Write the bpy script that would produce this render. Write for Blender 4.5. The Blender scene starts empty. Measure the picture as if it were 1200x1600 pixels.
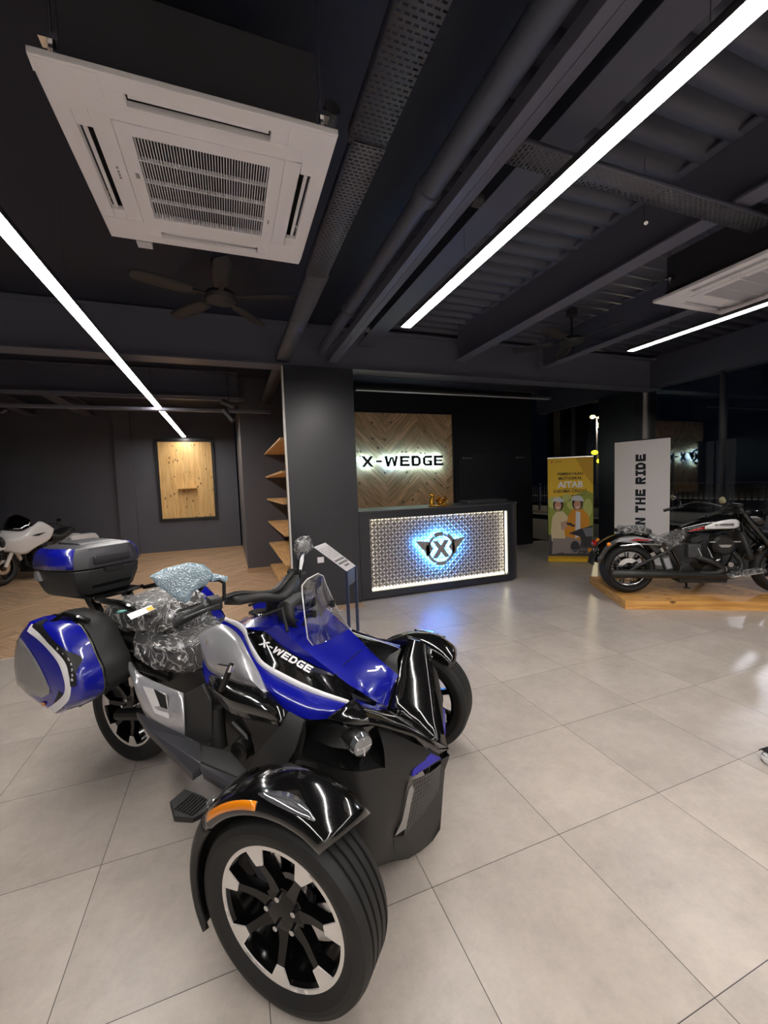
import bpy, bmesh, math, random
from mathutils import Vector, Matrix
from mathutils.geometry import tessellate_polygon

random.seed(7)
PI = math.pi
scene = bpy.context.scene
COL = scene.collection

# ---------------------------------------------------------------- camera
cam_data = bpy.data.cameras.new('camera')
cam = bpy.data.objects.new('camera', cam_data)
COL.objects.link(cam)
cam_data.sensor_fit = 'HORIZONTAL'
cam_data.sensor_width = 36.0
cam_data.lens = 643.458 / 1200 * 36.0
cam_data.clip_start = 0.05
YAW, PITCH, ROLL = 0.356443, -0.0680815, -0.0358112
_F = Vector((math.sin(YAW) * math.cos(PITCH), math.cos(YAW) * math.cos(PITCH), math.sin(PITCH)))
_R = Vector((math.cos(YAW), -math.sin(YAW), 0))
_U = _R.cross(_F)
_R2 = math.cos(ROLL) * _R + math.sin(ROLL) * _U
_U2 = -math.sin(ROLL) * _R + math.cos(ROLL) * _U
_m = Matrix((_R2, _U2, -_F)).transposed().to_4x4()
_m.translation = Vector((0, 0, 1.508))
cam.matrix_world = _m
scene.camera = cam

# ---------------------------------------------------------------- exposure / world
scene.view_settings.view_transform = 'Standard'
scene.view_settings.look = 'None'
scene.view_settings.exposure = 0.0
scene.view_settings.gamma = 1.0
scene.view_settings.use_curve_mapping = False
LAMP = 51.0          # strength of the suspended linear lamps
w = bpy.data.worlds.new('night_sky')
scene.world = w
w.use_nodes = True
w.node_tree.nodes['Background'].inputs[0].default_value = (0.006, 0.010, 0.022, 1)
w.node_tree.nodes['Background'].inputs[1].default_value = 0.10


# ---------------------------------------------------------------- materials
def new_mat(name):
    m = bpy.data.materials.new(name)
    m.use_nodes = True
    nt = m.node_tree
    return m, nt, nt.nodes['Principled BSDF'], nt.nodes['Material Output']


def srgb(r, g, b):
    f = lambda c: (c / 255 / 12.92) if c / 255 <= 0.04045 else ((c / 255 + 0.055) / 1.055) ** 2.4
    return (f(r), f(g), f(b), 1)


def N(nt, t, **kw):
    n = nt.nodes.new(t)
    for k, v in kw.items():
        setattr(n, k, v)
    return n


def MA(nt, op, a, b=None, c=None):
    n = nt.nodes.new('ShaderNodeMath')
    n.operation = op
    for i, v in enumerate((a, b, c)):
        if v is None:
            continue
        if hasattr(v, 'links') or hasattr(v, 'is_linked'):
            nt.links.new(v, n.inputs[i])
        else:
            n.inputs[i].default_value = v
    return n.outputs[0]


def plain(name, col, rough=0.5, metal=0.0, coat=0.0, spec=0.5, bump=0.0, bscale=200, vary=0.0, vscale=3.0, vdet=3.0):
    m, nt, p, out = new_mat(name)
    p.inputs['Base Color'].default_value = col
    p.inputs['Roughness'].default_value = rough
    p.inputs['Metallic'].default_value = metal
    p.inputs['Coat Weight'].default_value = coat
    p.inputs['Coat Roughness'].default_value = 0.03
    p.inputs['Specular IOR Level'].default_value = spec
    tc = N(nt, 'ShaderNodeTexCoord')
    if vary:
        no = N(nt, 'ShaderNodeTexNoise')
        no.inputs['Scale'].default_value = vscale
        no.inputs['Detail'].default_value = vdet
        nt.links.new(tc.outputs['Object'], no.inputs['Vector'])
        mx = N(nt, 'ShaderNodeMix', data_type='RGBA')
        mx.inputs[6].default_value = tuple(c * (1 - vary) for c in col[:3]) + (1,)
        mx.inputs[7].default_value = tuple(min(1, c * (1 + vary)) for c in col[:3]) + (1,)
        nt.links.new(no.outputs[0], mx.inputs[0])
        nt.links.new(mx.outputs[2], p.inputs['Base Color'])
    if bump:
        no = N(nt, 'ShaderNodeTexNoise')
        no.inputs['Scale'].default_value = bscale
        nt.links.new(tc.outputs['Object'], no.inputs['Vector'])
        b = N(nt, 'ShaderNodeBump')
        b.inputs['Strength'].default_value = bump
        b.inputs['Distance'].default_value = 0.002
        nt.links.new(no.outputs[0], b.inputs['Height'])
        nt.links.new(b.outputs[0], p.inputs['Normal'])
    return m


def emit(name, col, s):
    m, nt, p, out = new_mat(name)
    p.inputs['Base Color'].default_value = col
    p.inputs['Emission Color'].default_value = col
    p.inputs['Emission Strength'].default_value = s
    return m


def wood(name, c1, c2, c3, axis='X', scale=1.0, rough=0.5, knots=True, island=0.25, coat=0.0):
    """pine boards: stretched noise grain, dark knots, a tone of its own for every board (mesh island)"""
    m, nt, p, out = new_mat(name)
    tc = N(nt, 'ShaderNodeTexCoord')
    geo = N(nt, 'ShaderNodeNewGeometry')
    uv = tc.outputs['UV']
    mp = N(nt, 'ShaderNodeMapping')
    mp.inputs['Scale'].default_value = (1.2 * scale, 16 * scale, 1)
    nt.links.new(uv, mp.inputs[0])
    off = N(nt, 'ShaderNodeCombineXYZ')
    r = geo.outputs['Random Per Island']
    nt.links.new(MA(nt, 'MULTIPLY', r, 37.0), off.inputs[0])
    nt.links.new(MA(nt, 'MULTIPLY', r, 91.0), off.inputs[1])
    nt.links.new(off.outputs[0], mp.inputs[1])
    no = N(nt, 'ShaderNodeTexNoise')
    no.inputs['Scale'].default_value = 2.0
    no.inputs['Detail'].default_value = 6
    no.inputs['Distortion'].default_value = 0.6
    nt.links.new(mp.outputs[0], no.inputs[0])
    cr = N(nt, 'ShaderNodeValToRGB')
    cr.color_ramp.elements[0].position = 0.32
    cr.color_ramp.elements[0].color = c2
    cr.color_ramp.elements[1].position = 0.62
    cr.color_ramp.elements[1].color = c1
    nt.links.new(no.outputs[0], cr.inputs[0])
    last = cr.outputs[0]
    if island:
        hv = N(nt, 'ShaderNodeHueSaturation')
        nt.links.new(MA(nt, 'ADD', MA(nt, 'MULTIPLY', r, island * 2), 1 - island), hv.inputs['Value'])
        nt.links.new(last, hv.inputs['Color'])
        last = hv.outputs[0]
    if knots:
        mp2 = N(nt, 'ShaderNodeMapping')
        mp2.inputs['Scale'].default_value = (5 * scale, 9 * scale, 1)
        nt.links.new(uv, mp2.inputs[0])
        nt.links.new(off.outputs[0], mp2.inputs[1])
        vo = N(nt, 'ShaderNodeTexVoronoi')
        vo.inputs['Scale'].default_value = 1.0
        vo.inputs['Randomness'].default_value = 1.0
        nt.links.new(mp2.outputs[0], vo.inputs[0])
        d = MA(nt, 'SMOOTH_MIN', 1.0, MA(nt, 'MULTIPLY', vo.outputs['Distance'], 5.0), 0.1)
        mx = N(nt, 'ShaderNodeMix', data_type='RGBA')
        mx.inputs[6].default_value = c3
        nt.links.new(MA(nt, 'POWER', d, 2.0), mx.inputs[0])
        nt.links.new(last, mx.inputs[7])
        last = mx.outputs[2]
    nt.links.new(last, p.inputs['Base Color'])
    p.inputs['Roughness'].default_value = rough
    p.inputs['Coat Weight'].default_value = coat
    return m


def wrap_mat(name, tint=(1, 1, 1, 1), cells=False, opac=0.35, scale=18):
    """thin crumpled packaging film: mostly clear, glossy folds"""
    m, nt, p, out = new_mat(name)
    nt.nodes.remove(p)
    tc = N(nt, 'ShaderNodeTexCoord')
    if cells:
        tx = N(nt, 'ShaderNodeTexVoronoi')
        tx.inputs['Scale'].default_value = 150
        h = tx.outputs['Distance']
        nt.links.new(tc.outputs['Object'], tx.inputs[0])
    else:
        tx = N(nt, 'ShaderNodeTexNoise')
        tx.inputs['Scale'].default_value = scale
        tx.inputs['Detail'].default_value = 2
        tx.inputs['Distortion'].default_value = 2.2
        nt.links.new(tc.outputs['Object'], tx.inputs[0])
        dd = MA(nt, 'ABSOLUTE', MA(nt, 'SUBTRACT', tx.outputs[0], 0.5))
        h = MA(nt, 'MAXIMUM', MA(nt, 'SUBTRACT', 1.0, MA(nt, 'MULTIPLY', dd, 16.0)), 0.0)
    b = N(nt, 'ShaderNodeBump')
    b.inputs['Strength'].default_value = 1.0
    b.inputs['Distance'].default_value = 0.012 if not cells else 0.006
    nt.links.new(h, b.inputs['Height'])
    gl = N(nt, 'ShaderNodeBsdfGlossy')
    gl.inputs['Roughness'].default_value = 0.16
    nt.links.new(b.outputs[0], gl.inputs['Normal'])
    di = N(nt, 'ShaderNodeBsdfDiffuse')
    di.inputs['Color'].default_value = tint
    nt.links.new(b.outputs[0], di.inputs['Normal'])
    tr = N(nt, 'ShaderNodeBsdfTransparent')
    tr.inputs['Color'].default_value = tuple(0.6 + 0.4 * c for c in tint[:3]) + (1,)
    m1 = N(nt, 'ShaderNodeMixShader')
    m1.inputs[0].default_value = 0.5
    nt.links.new(gl.outputs[0], m1.inputs[1])
    nt.links.new(di.outputs[0], m1.inputs[2])
    ms = N(nt, 'ShaderNodeMixShader')
    if cells:
        fac = MA(nt, 'ADD', MA(nt, 'MULTIPLY', h, 0.5), opac)
    else:
        fac = MA(nt, 'ADD', MA(nt, 'MULTIPLY', h, opac), 0.09)
    cl = N(nt, 'ShaderNodeClamp')
    nt.links.new(fac, cl.inputs[0])
    nt.links.new(cl.outputs[0], ms.inputs[0])
    nt.links.new(tr.outputs[0], ms.inputs[1])
    nt.links.new(m1.outputs[0], ms.inputs[2])
    nt.links.new(ms.outputs[0], out.inputs[0])
    return m


def glass_mat(name, tint=(1, 1, 1, 1), refl=0.05, rough=0.0, k=1.4):
    """thin clear sheet: see-through with a fresnel-weighted mirror reflection"""
    m, nt, p, out = new_mat(name)
    nt.nodes.remove(p)
    tr = N(nt, 'ShaderNodeBsdfTransparent')
    tr.inputs[0].default_value = tint
    gl = N(nt, 'ShaderNodeBsdfGlossy')
    gl.inputs['Roughness'].default_value = rough
    fr = N(nt, 'ShaderNodeFresnel')
    fr.inputs[0].default_value = 1.45
    ms = N(nt, 'ShaderNodeMixShader')
    nt.links.new(MA(nt, 'MINIMUM', MA(nt, 'ADD', MA(nt, 'MULTIPLY', fr.outputs[0], k), refl), 1.0), ms.inputs[0])
    nt.links.new(tr.outputs[0], ms.inputs[1])
    nt.links.new(gl.outputs[0], ms.inputs[2])
    nt.links.new(ms.outputs[0], out.inputs[0])
    return m


def floor_mat():
    """60 cm grey stone-look porcelain tiles with thin dark joints"""
    m, nt, p, out = new_mat('porcelain_tiles')
    geo = N(nt, 'ShaderNodeNewGeometry')
    sp = N(nt, 'ShaderNodeSeparateXYZ')
    nt.links.new(geo.outputs['Position'], sp.inputs[0])
    T = 0.5997
    u = MA(nt, 'DIVIDE', MA(nt, 'SUBTRACT', sp.outputs[0], 0.6229), T)
    v = MA(nt, 'DIVIDE', MA(nt, 'SUBTRACT', sp.outputs[1], 1.3019), T)
    iu, iv = MA(nt, 'FLOOR', u), MA(nt, 'FLOOR', v)
    fu, fv = MA(nt, 'SUBTRACT', u, iu), MA(nt, 'SUBTRACT', v, iv)
    du = MA(nt, 'MINIMUM', fu, MA(nt, 'SUBTRACT', 1.0, fu))
    dv = MA(nt, 'MINIMUM', fv, MA(nt, 'SUBTRACT', 1.0, fv))
    d = MA(nt, 'MINIMUM', du, dv)
    joint = MA(nt, 'LESS_THAN', d, 0.0022)
    cb = N(nt, 'ShaderNodeCombineXYZ')
    nt.links.new(iu, cb.inputs[0]); nt.links.new(iv, cb.inputs[1])
    wn = N(nt, 'ShaderNodeTexWhiteNoise', noise_dimensions='2D')
    nt.links.new(cb.outputs[0], wn.inputs[0])
    # each tile takes its own crop of the stone pattern
    vs = N(nt, 'ShaderNodeVectorMath', operation='MULTIPLY_ADD')
    nt.links.new(wn.outputs[1], vs.inputs[0])
    vs.inputs[1].default_value = (13, 13, 13)
    nt.links.new(geo.outputs['Position'], vs.inputs[2])
    n1 = N(nt, 'ShaderNodeTexNoise')
    n1.inputs['Scale'].default_value = 2.6
    n1.inputs['Detail'].default_value = 4
    n1.inputs['Roughness'].default_value = 0.62
    n1.inputs['Distortion'].default_value = 0.0
    nt.links.new(vs.outputs[0], n1.inputs[0])
    n2 = N(nt, 'ShaderNodeTexNoise')
    n2.inputs['Scale'].default_value = 14
    n2.inputs['Detail'].default_value = 8
    n2.inputs['Roughness'].default_value = 0.7
    nt.links.new(vs.outputs[0], n2.inputs[0])
    n3 = N(nt, 'ShaderNodeTexNoise')
    n3.inputs['Scale'].default_value = 60
    n3.inputs['Detail'].default_value = 6
    n3.inputs['Roughness'].default_value = 0.75
    nt.links.new(vs.outputs[0], n3.inputs[0])
    mixn = MA(nt, 'ADD', MA(nt, 'MULTIPLY', n1.outputs[0], 0.50), MA(nt, 'ADD', MA(nt, 'MULTIPLY', n2.outputs[0], 0.32), MA(nt, 'MULTIPLY', n3.outputs[0], 0.18)))
    fac = MA(nt, 'ADD', MA(nt, 'MULTIPLY', MA(nt, 'SUBTRACT', mixn, 0.5), 2.6), 0.5)
    cl = N(nt, 'ShaderNodeClamp')
    nt.links.new(fac, cl.inputs[0])
    cr = N(nt, 'ShaderNodeMix', data_type='RGBA')
    cr.inputs[6].default_value = srgb(160, 150, 141)
    cr.inputs[7].default_value = srgb(200, 190, 180)
    nt.links.new(cl.outputs[0], cr.inputs[0])
    hv = N(nt, 'ShaderNodeHueSaturation')
    nt.links.new(MA(nt, 'ADD', MA(nt, 'MULTIPLY', wn.outputs[0], 0.10), 0.94), hv.inputs['Value'])
    nt.links.new(cr.outputs[2], hv.inputs['Color'])
    mx = N(nt, 'ShaderNodeMix', data_type='RGBA')
    nt.links.new(joint, mx.inputs[0])
    nt.links.new(hv.outputs[0], mx.inputs[6])
    mx.inputs[7].default_value = srgb(72, 66, 62)
    nt.links.new(mx.outputs[2], p.inputs['Base Color'])
    nt.links.new(MA(nt, 'ADD', MA(nt, 'MULTIPLY', n1.outputs[0], 0.06), 0.28), p.inputs['Roughness'])
    p.inputs['Specular IOR Level'].default_value = 0.45
    b = N(nt, 'ShaderNodeBump')
    b.inputs['Strength'].default_value = 0.12
    b.inputs['Distance'].default_value = 0.002
    nt.links.new(n2.outputs[0], b.inputs['Height'])
    nt.links.new(b.outputs[0], p.inputs['Normal'])
    return m


def tray_mat():
    """painted steel with rows of punched slots (real holes)"""
    m, nt, p, out = new_mat('perforated_steel')
    p.inputs['Base Color'].default_value = srgb(92, 92, 100)
    p.inputs['Roughness'].default_value = 0.45
    tc = N(nt, 'ShaderNodeTexCoord')
    sp = N(nt, 'ShaderNodeSeparateXYZ')
    nt.links.new(tc.outputs['UV'], sp.inputs[0])
    u = MA(nt, 'DIVIDE', sp.outputs[0], 0.022)
    iu = MA(nt, 'FLOOR', u)
    v = MA(nt, 'ADD', MA(nt, 'DIVIDE', sp.outputs[1], 0.029), MA(nt, 'MULTIPLY', MA(nt, 'MODULO', iu, 2.0), 0.5))
    fu = MA(nt, 'ABSOLUTE', MA(nt, 'SUBTRACT', MA(nt, 'FRACT', u), 0.5))
    fv = MA(nt, 'ABSOLUTE', MA(nt, 'SUBTRACT', MA(nt, 'FRACT', v), 0.5))
    hole = MA(nt, 'MULTIPLY', MA(nt, 'LESS_THAN', fu, 0.19), MA(nt, 'LESS_THAN', fv, 0.33))
    tr = N(nt, 'ShaderNodeBsdfTransparent')
    ms = N(nt, 'ShaderNodeMixShader')
    nt.links.new(hole, ms.inputs[0])
    nt.links.new(p.outputs[0], ms.inputs[1])
    nt.links.new(tr.outputs[0], ms.inputs[2])
    nt.links.new(ms.outputs[0], out.inputs[0])
    return m


def mesh_mat():
    """honeycomb plastic grille"""
    m, nt, p, out = new_mat('honeycomb_grille')
    p.inputs['Base Color'].default_value = (0.012, 0.012, 0.013, 1)
    p.inputs['Roughness'].default_value = 0.4
    tc = N(nt, 'ShaderNodeTexCoord')
    vo = N(nt, 'ShaderNodeTexVoronoi', feature='DISTANCE_TO_EDGE')
    vo.inputs['Scale'].default_value = 62
    vo.inputs['Randomness'].default_value = 0.0
    nt.links.new(tc.outputs['UV'], vo.inputs[0])
    mx = N(nt, 'ShaderNodeMix', data_type='RGBA')
    nt.links.new(MA(nt, 'GREATER_THAN', vo.outputs[0], 0.14), mx.inputs[0])
    mx.inputs[6].default_value = (0.06, 0.06, 0.062, 1)
    mx.inputs[7].default_value = (0.002, 0.002, 0.002, 1)
    nt.links.new(mx.outputs[2], p.inputs['Base Color'])
    b = N(nt, 'ShaderNodeBump', invert=True)
    b.inputs['Distance'].default_value = 0.004
    nt.links.new(vo.outputs[0], b.inputs['Height'])
    nt.links.new(b.outputs[0], p.inputs['Normal'])
    return m


BLK = lambda v: (v, v, v, 1)
M = {}
M['floor'] = floor_mat()
M['wall'] = plain('charcoal_wall_paint', srgb(88, 88, 96), 0.55, vary=0.08, bump=0.15)
M['wall_dark'] = plain('black_satin_wall', srgb(34, 36, 44), 0.31, vary=0.05, spec=0.7)
M['ceil'] = plain('black_ceiling_paint', srgb(38, 43, 60), 0.6, vary=0.08)
M['deck'] = plain('dark_steel_deck', srgb(82, 84, 98), 0.5, vary=0.08)
M['steel'] = plain('dark_painted_steel', srgb(100, 101, 116), 0.45, vary=0.05)
M['pipe'] = plain('dark_painted_pipe', srgb(84, 88, 102), 0.45)
M['tray'] = tray_mat()
M['white'] = plain('white_abs_plastic', srgb(246, 243, 246), 0.4)
M['white2'] = plain('soft_white_plastic', srgb(222, 220, 224), 0.5)
M['grille_dark'] = plain('dark_void', BLK(0.012), 0.8)
M['lamp'] = emit('lamp_diffuser', (1.0, 0.95, 0.905, 1), LAMP)
M['lamp_off'] = plain('unlit_diffuser', srgb(200, 200, 205), 0.4)
M['led_warm'] = emit('warm_led_strip', (1.0, 0.93, 0.68, 1), 7.0)
M['led_blue'] = emit('blue_led_backlight', (0.06, 0.34, 1.0, 1), 95.0)
M['led_cool'] = emit('cool_led_backlight', (0.34, 0.66, 1.0, 1), 32.0)
M['black_metal'] = plain('black_powder_coat', BLK(0.012), 0.4)
M['black_gloss'] = plain('black_gloss_paint', BLK(0.004), 0.12, coat=1.0)
M['black_matte'] = plain('matte_black_plastic', BLK(0.011), 0.42, bump=0.12, bscale=700)
M['black_soft'] = plain('dark_grey_plastic', BLK(0.020), 0.5, bump=0.12, bscale=700)
M['charcoal'] = plain('charcoal_plastic', srgb(60, 60, 64), 0.38, bump=0.1, bscale=600)
M['rim_black'] = plain('gloss_black_rim', BLK(0.003), 0.14, spec=0.35)
M['fan'] = plain('dark_fan_paint', srgb(40, 40, 44), 0.55)
M['rubber'] = plain('tyre_rubber', BLK(0.010), 0.62, bump=0.3, bscale=400)
M['chrome'] = plain('polished_metal', srgb(215, 215, 218), 0.14, metal=1.0)
M['alu'] = plain('machined_aluminium', srgb(232, 226, 220), 0.36, metal=0.35)
M['silver'] = plain('silver_paint', srgb(196, 196, 200), 0.30, metal=0.55, coat=0.6)
M['blue'] = plain('ultramarine_paint', (0.004, 0.007, 0.30, 1), 0.24, coat=1.0)
M['blue_matte'] = plain('violet_blue_accent', (0.03, 0.025, 0.34, 1), 0.45)
M['white_paint'] = plain('white_paint', srgb(232, 230, 230), 0.25, coat=0.8)
M['decal'] = plain('white_decal', srgb(236, 234, 236), 0.4)
M['decal_black'] = plain('black_print', BLK(0.008), 0.5)
M['decal_grey'] = plain('grey_print', srgb(150, 150, 155), 0.5)
M['red'] = plain('red_paint', srgb(170, 20, 30), 0.25, coat=0.8)
M['amber'] = plain('amber_lens', srgb(225, 130, 10), 0.15, coat=1.0)
M['red_lens'] = plain('red_lens', srgb(150, 12, 10), 0.15, coat=1.0)
M['clear_lens'] = plain('clear_lens', srgb(150, 152, 156), 0.06, metal=0.75, coat=1.0)
M['grey_lens'] = plain('smoked_lens', srgb(150, 148, 146), 0.22, metal=0.3, coat=1.0, vary=0.12, vscale=6)
M['seat'] = plain('black_vinyl', BLK(0.02), 0.45, bump=0.4, bscale=300)
M['wrap'] = wrap_mat('clear_film', opac=0.8, scale=10)
M['bubble'] = wrap_mat('blue_bubble_wrap', tint=(0.46, 0.74, 0.92, 1), cells=True, opac=0.5)
M['glass'] = glass_mat('window_glass', (0.93, 0.95, 0.96, 1), 0.04)
M['acrylic'] = glass_mat('clear_acrylic', (0.93, 0.94, 0.95, 1), 0.0, 0.01, 0.5)
M['edge'] = plain('acrylic_edge_highlight', srgb(235, 235, 232), 0.1, coat=1.0)  # white tone paints in the highlight along the windscreen's edge
M['smoked'] = glass_mat('smoked_screen', (0.06, 0.06, 0.06, 1), 0.05)
M['gold'] = plain('gold_leaf', srgb(236, 176, 60), 0.22, metal=0.9)
M['grille'] = mesh_mat()
M['pine'] = wood('pine_boards', srgb(236, 196, 130), srgb(214, 164, 96), srgb(110, 62, 28), knots=True, island=0.07)
M['pine_dark'] = wood('oiled_pine_boards', srgb(240, 198, 146), srgb(186, 140, 94), srgb(50, 26, 14), knots=True, island=0.16)
M['shelf_wood'] = wood('shelf_oak', srgb(224, 182, 126), srgb(198, 150, 94), srgb(120, 80, 50), knots=False, island=0.05)
M['floor_wood'] = wood('herringbone_floor', srgb(206, 174, 140), srgb(160, 124, 90), srgb(120, 90, 60), knots=False, island=0.14, rough=0.4)
M['plinth_wood'] = wood('plinth_timber', srgb(226, 172, 98), srgb(188, 128, 58), srgb(90, 48, 18), knots=True, island=0.1, rough=0.55)
M['tread'] = plain('tread_plate_base', srgb(120, 114, 112), 0.5, metal=0.3)
M['tread_top'] = plain('tread_plate_lozenge', srgb(236, 230, 226), 0.32, metal=0.3)
M['yellow'] = plain('yellow_print', srgb(232, 188, 38), 0.6)
M['banner_white'] = plain('white_fabric', srgb(248, 242, 238), 0.75)


# ---------------------------------------------------------------- mesh builder
class MB:
    def __init__(s):
        s.v, s.f, s.m, s.uv = [], [], [], []

    def add(s, vs, fs, mi=0, uvs=None):
        o = len(s.v)
        s.v += [tuple(map(float, p)) for p in vs]
        for i, f in enumerate(fs):
            s.f.append([o + k for k in f])
            s.m.append(mi)
            s.uv.append(uvs[i] if uvs else None)
        return s

    def box(s, a, b, mi=0):
        x0, y0, z0 = a
        x1, y1, z1 = b
        vs = [(x0, y0, z0), (x1, y0, z0), (x1, y1, z0), (x0, y1, z0), (x0, y0, z1), (x1, y0, z1), (x1, y1, z1), (x0, y1, z1)]
        fs = [(0, 3, 2, 1), (4, 5, 6, 7), (0, 1, 5, 4), (1, 2, 6, 5), (2, 3, 7, 6), (3, 0, 4, 7)]
        dx, dy, dz = x1 - x0, y1 - y0, z1 - z0
        def q(a_, b_, la, lb):
            if a_ >= b_:
                return [(0, 0), (a_, 0), (a_, b_), (0, b_)]
            return [(0, 0), (0, a_), (b_, a_), (b_, 0)]
        uvs = [[(t[1], t[0]) for t in q(dy, dx, 0, 0)] if False else q(dy, dx, 0, 0), q(dx, dy, 0, 0), q(dx, dz, 0, 0), q(dy, dz, 0, 0), q(dx, dz, 0, 0), q(dy, dz, 0, 0)]
        return s.add(vs, fs, mi, uvs)

    def obox(s, c, half, ax, ay, az, mi=0):
        """box with centre, half sizes and three unit axes"""
        c = Vector(c); ax, ay, az = Vector(ax), Vector(ay), Vector(az)
        vs = [c + ax * half[0] * i + ay * half[1] * j + az * half[2] * k for k in (-1, 1) for (i, j) in ((-1, -1), (1, -1), (1, 1), (-1, 1))]
        fs = [(0, 3, 2, 1), (4, 5, 6, 7), (0, 1, 5, 4), (1, 2, 6, 5), (2, 3, 7, 6), (3, 0, 4, 7)]
        X, Y, Z = [2 * h for h in half]
        uvs = [[(0, 0), (0, Y), (X, Y), (X, 0)], [(0, 0), (X, 0), (X, Y), (0, Y)]] + [[(0, 0), (L, 0), (L, Z), (0, Z)] for L in (X, Y, X, Y)]
        return s.add(vs, fs, mi, uvs)

    def tube(s, pts, r, n=12, mi=0, cap=True, squash=None):
        pts = [Vector(p) for p in pts]
        rs = r if isinstance(r, (list, tuple)) else [r] * len(pts)
        rings = []
        up = None
        for i, p in enumerate(pts):
            d = (pts[min(i + 1, len(pts) - 1)] - pts[max(i - 1, 0)]).normalized()
            if up is None:
                up = Vector((0, 0, 1)) if abs(d.z) < 0.9 else Vector((0, 1, 0))
            a = d.cross(up).normalized()
            b = a.cross(d).normalized()
            up = b
            ring = []
            for k in range(n):
                t = 2 * PI * k / n
                ring.append(p + a * math.cos(t) * rs[i] + b * math.sin(t) * rs[i] * (squash or 1))
            rings.append(ring)
        vs = [v for ring in rings for v in ring]
        fs = []
        for i in range(len(pts) - 1):
            for k in range(n):
                k2 = (k + 1) % n
                fs.append((i * n + k, i * n + k2, (i + 1) * n + k2, (i + 1) * n + k))
        if cap:
            fs.append(tuple(range(n - 1, -1, -1)))
            fs.append(tuple((len(pts) - 1) * n + k for k in range(n)))
        return s.add(vs, fs, mi)

    def lathe(s, prof, c=(0, 0, 0), axis='Y', n=48, mi=0, closed=False):
        """prof: list of (radius, height along axis)"""
        vs = []
        for (r, h) in prof:
            for k in range(n):
                t = 2 * PI * k / n
                a, b = r * math.cos(t), r * math.sin(t)
                p = {'Y': (a, h, b), 'Z': (a, b, h), 'X': (h, a, b)}[axis]
                vs.append((c[0] + p[0], c[1] + p[1], c[2] + p[2]))
        fs = []
        L = len(prof)
        for i in range(L if closed else L - 1):
            j = (i + 1) % L
            for k in range(n):
                k2 = (k + 1) % n
                fs.append((i * n + k, j * n + k, j * n + k2, i * n + k2))
        return s.add(vs, fs, mi)

    def grid(s, rows, mi=0, smooth=1, smooth_v=None, uvs=1.0):
        """surface through rows of points; each direction refined by Catmull-Rom"""
        rows = [[Vector(p) for p in r] for r in rows]
        if smooth > 1:
            rows = [cr(r, smooth) for r in rows]
        sv = smooth if smooth_v is None else smooth_v
        if sv > 1:
            cols = [cr([r[j] for r in rows], sv) for j in range(len(rows[0]))]
            rows = [[cols[j][i] for j in range(len(cols))] for i in range(len(cols[0]))]
        nr, nc = len(rows), len(rows[0])
        vs = [p for r in rows for p in r]
        # arc-length uv so printed patterns keep their scale
        us = [0.0]
        for j in range(1, nc):
            us.append(us[-1] + (rows[nr // 2][j] - rows[nr // 2][j - 1]).length)
        vv = [0.0]
        for i in range(1, nr):
            vv.append(vv[-1] + (rows[i][nc // 2] - rows[i - 1][nc // 2]).length)
        fs, uv = [], []
        for i in range(nr - 1):
            for j in range(nc - 1):
                fs.append((i * nc + j, i * nc + j + 1, (i + 1) * nc + j + 1, (i + 1) * nc + j))
                uv.append([(us[j], vv[i]), (us[j + 1], vv[i]), (us[j + 1], vv[i + 1]), (us[j], vv[i + 1])])
        return s.add(vs, fs, mi, uv)

    def poly(s, pts, mi=0):
        """flat or slightly curved outline, tessellated"""
        pts = [Vector(p) for p in pts]
        tr = tessellate_polygon([pts])
        return s.add(pts, [tuple(t) for t in tr], mi)

    def slab(s, pts, off, mi=0):
        """outline thickened by the vector off"""
        pts = [Vector(p) for p in pts]
        off = Vector(off)
        n = len(pts)
        tr = tessellate_polygon([pts])
        fs = [tuple(t) for t in tr] + [tuple(n + k for k in reversed(t)) for t in tr]
        fs += [(i, (i + 1) % n, n + (i + 1) % n, n + i) for i in range(n)]
        return s.add(pts + [p + off for p in pts], fs, mi)

    def sphere(s, c, r, n=16, m=10, mi=0):
        rx, ry, rz = r if isinstance(r, (list, tuple)) else (r, r, r)
        vs, fs = [], []
        for i in range(m + 1):
            a = PI * i / m
            for k in range(n):
                t = 2 * PI * k / n
                vs.append((c[0] + rx * math.sin(a) * math.cos(t), c[1] + ry * math.sin(a) * math.sin(t), c[2] + rz * math.cos(a)))
        for i in range(m):
            for k in range(n):
                k2 = (k + 1) % n
                fs.append((i * n + k, (i + 1) * n + k, (i + 1) * n + k2, i * n + k2))
        return s.add(vs, fs, mi)

    def mirror(s):
        n = len(s.v)
        s.v += [(x, -y, z) for x, y, z in s.v[:n]]
        k = len(s.f)
        for i in range(k):
            s.f.append([n + j for j in reversed(s.f[i])])
            s.m.append(s.m[i])
            s.uv.append(list(reversed(s.uv[i])) if s.uv[i] else None)
        return s

    def flipped(s):
        t = MB()
        t.v = [(x, -y, z) for x, y, z in s.v]
        t.f = [list(reversed(f)) for f in s.f]
        t.m = list(s.m)
        t.uv = [list(reversed(u)) if u else None for u in s.uv]
        return t

    def xf(s, mat):
        s.v = [tuple(mat @ Vector(p)) for p in s.v]
        return s

    def both(s, name, mats, parent=None, **kw):
        s.flipped().build(name, mats, parent, **kw)
        return s.build(name, mats, parent, **kw)

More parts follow.
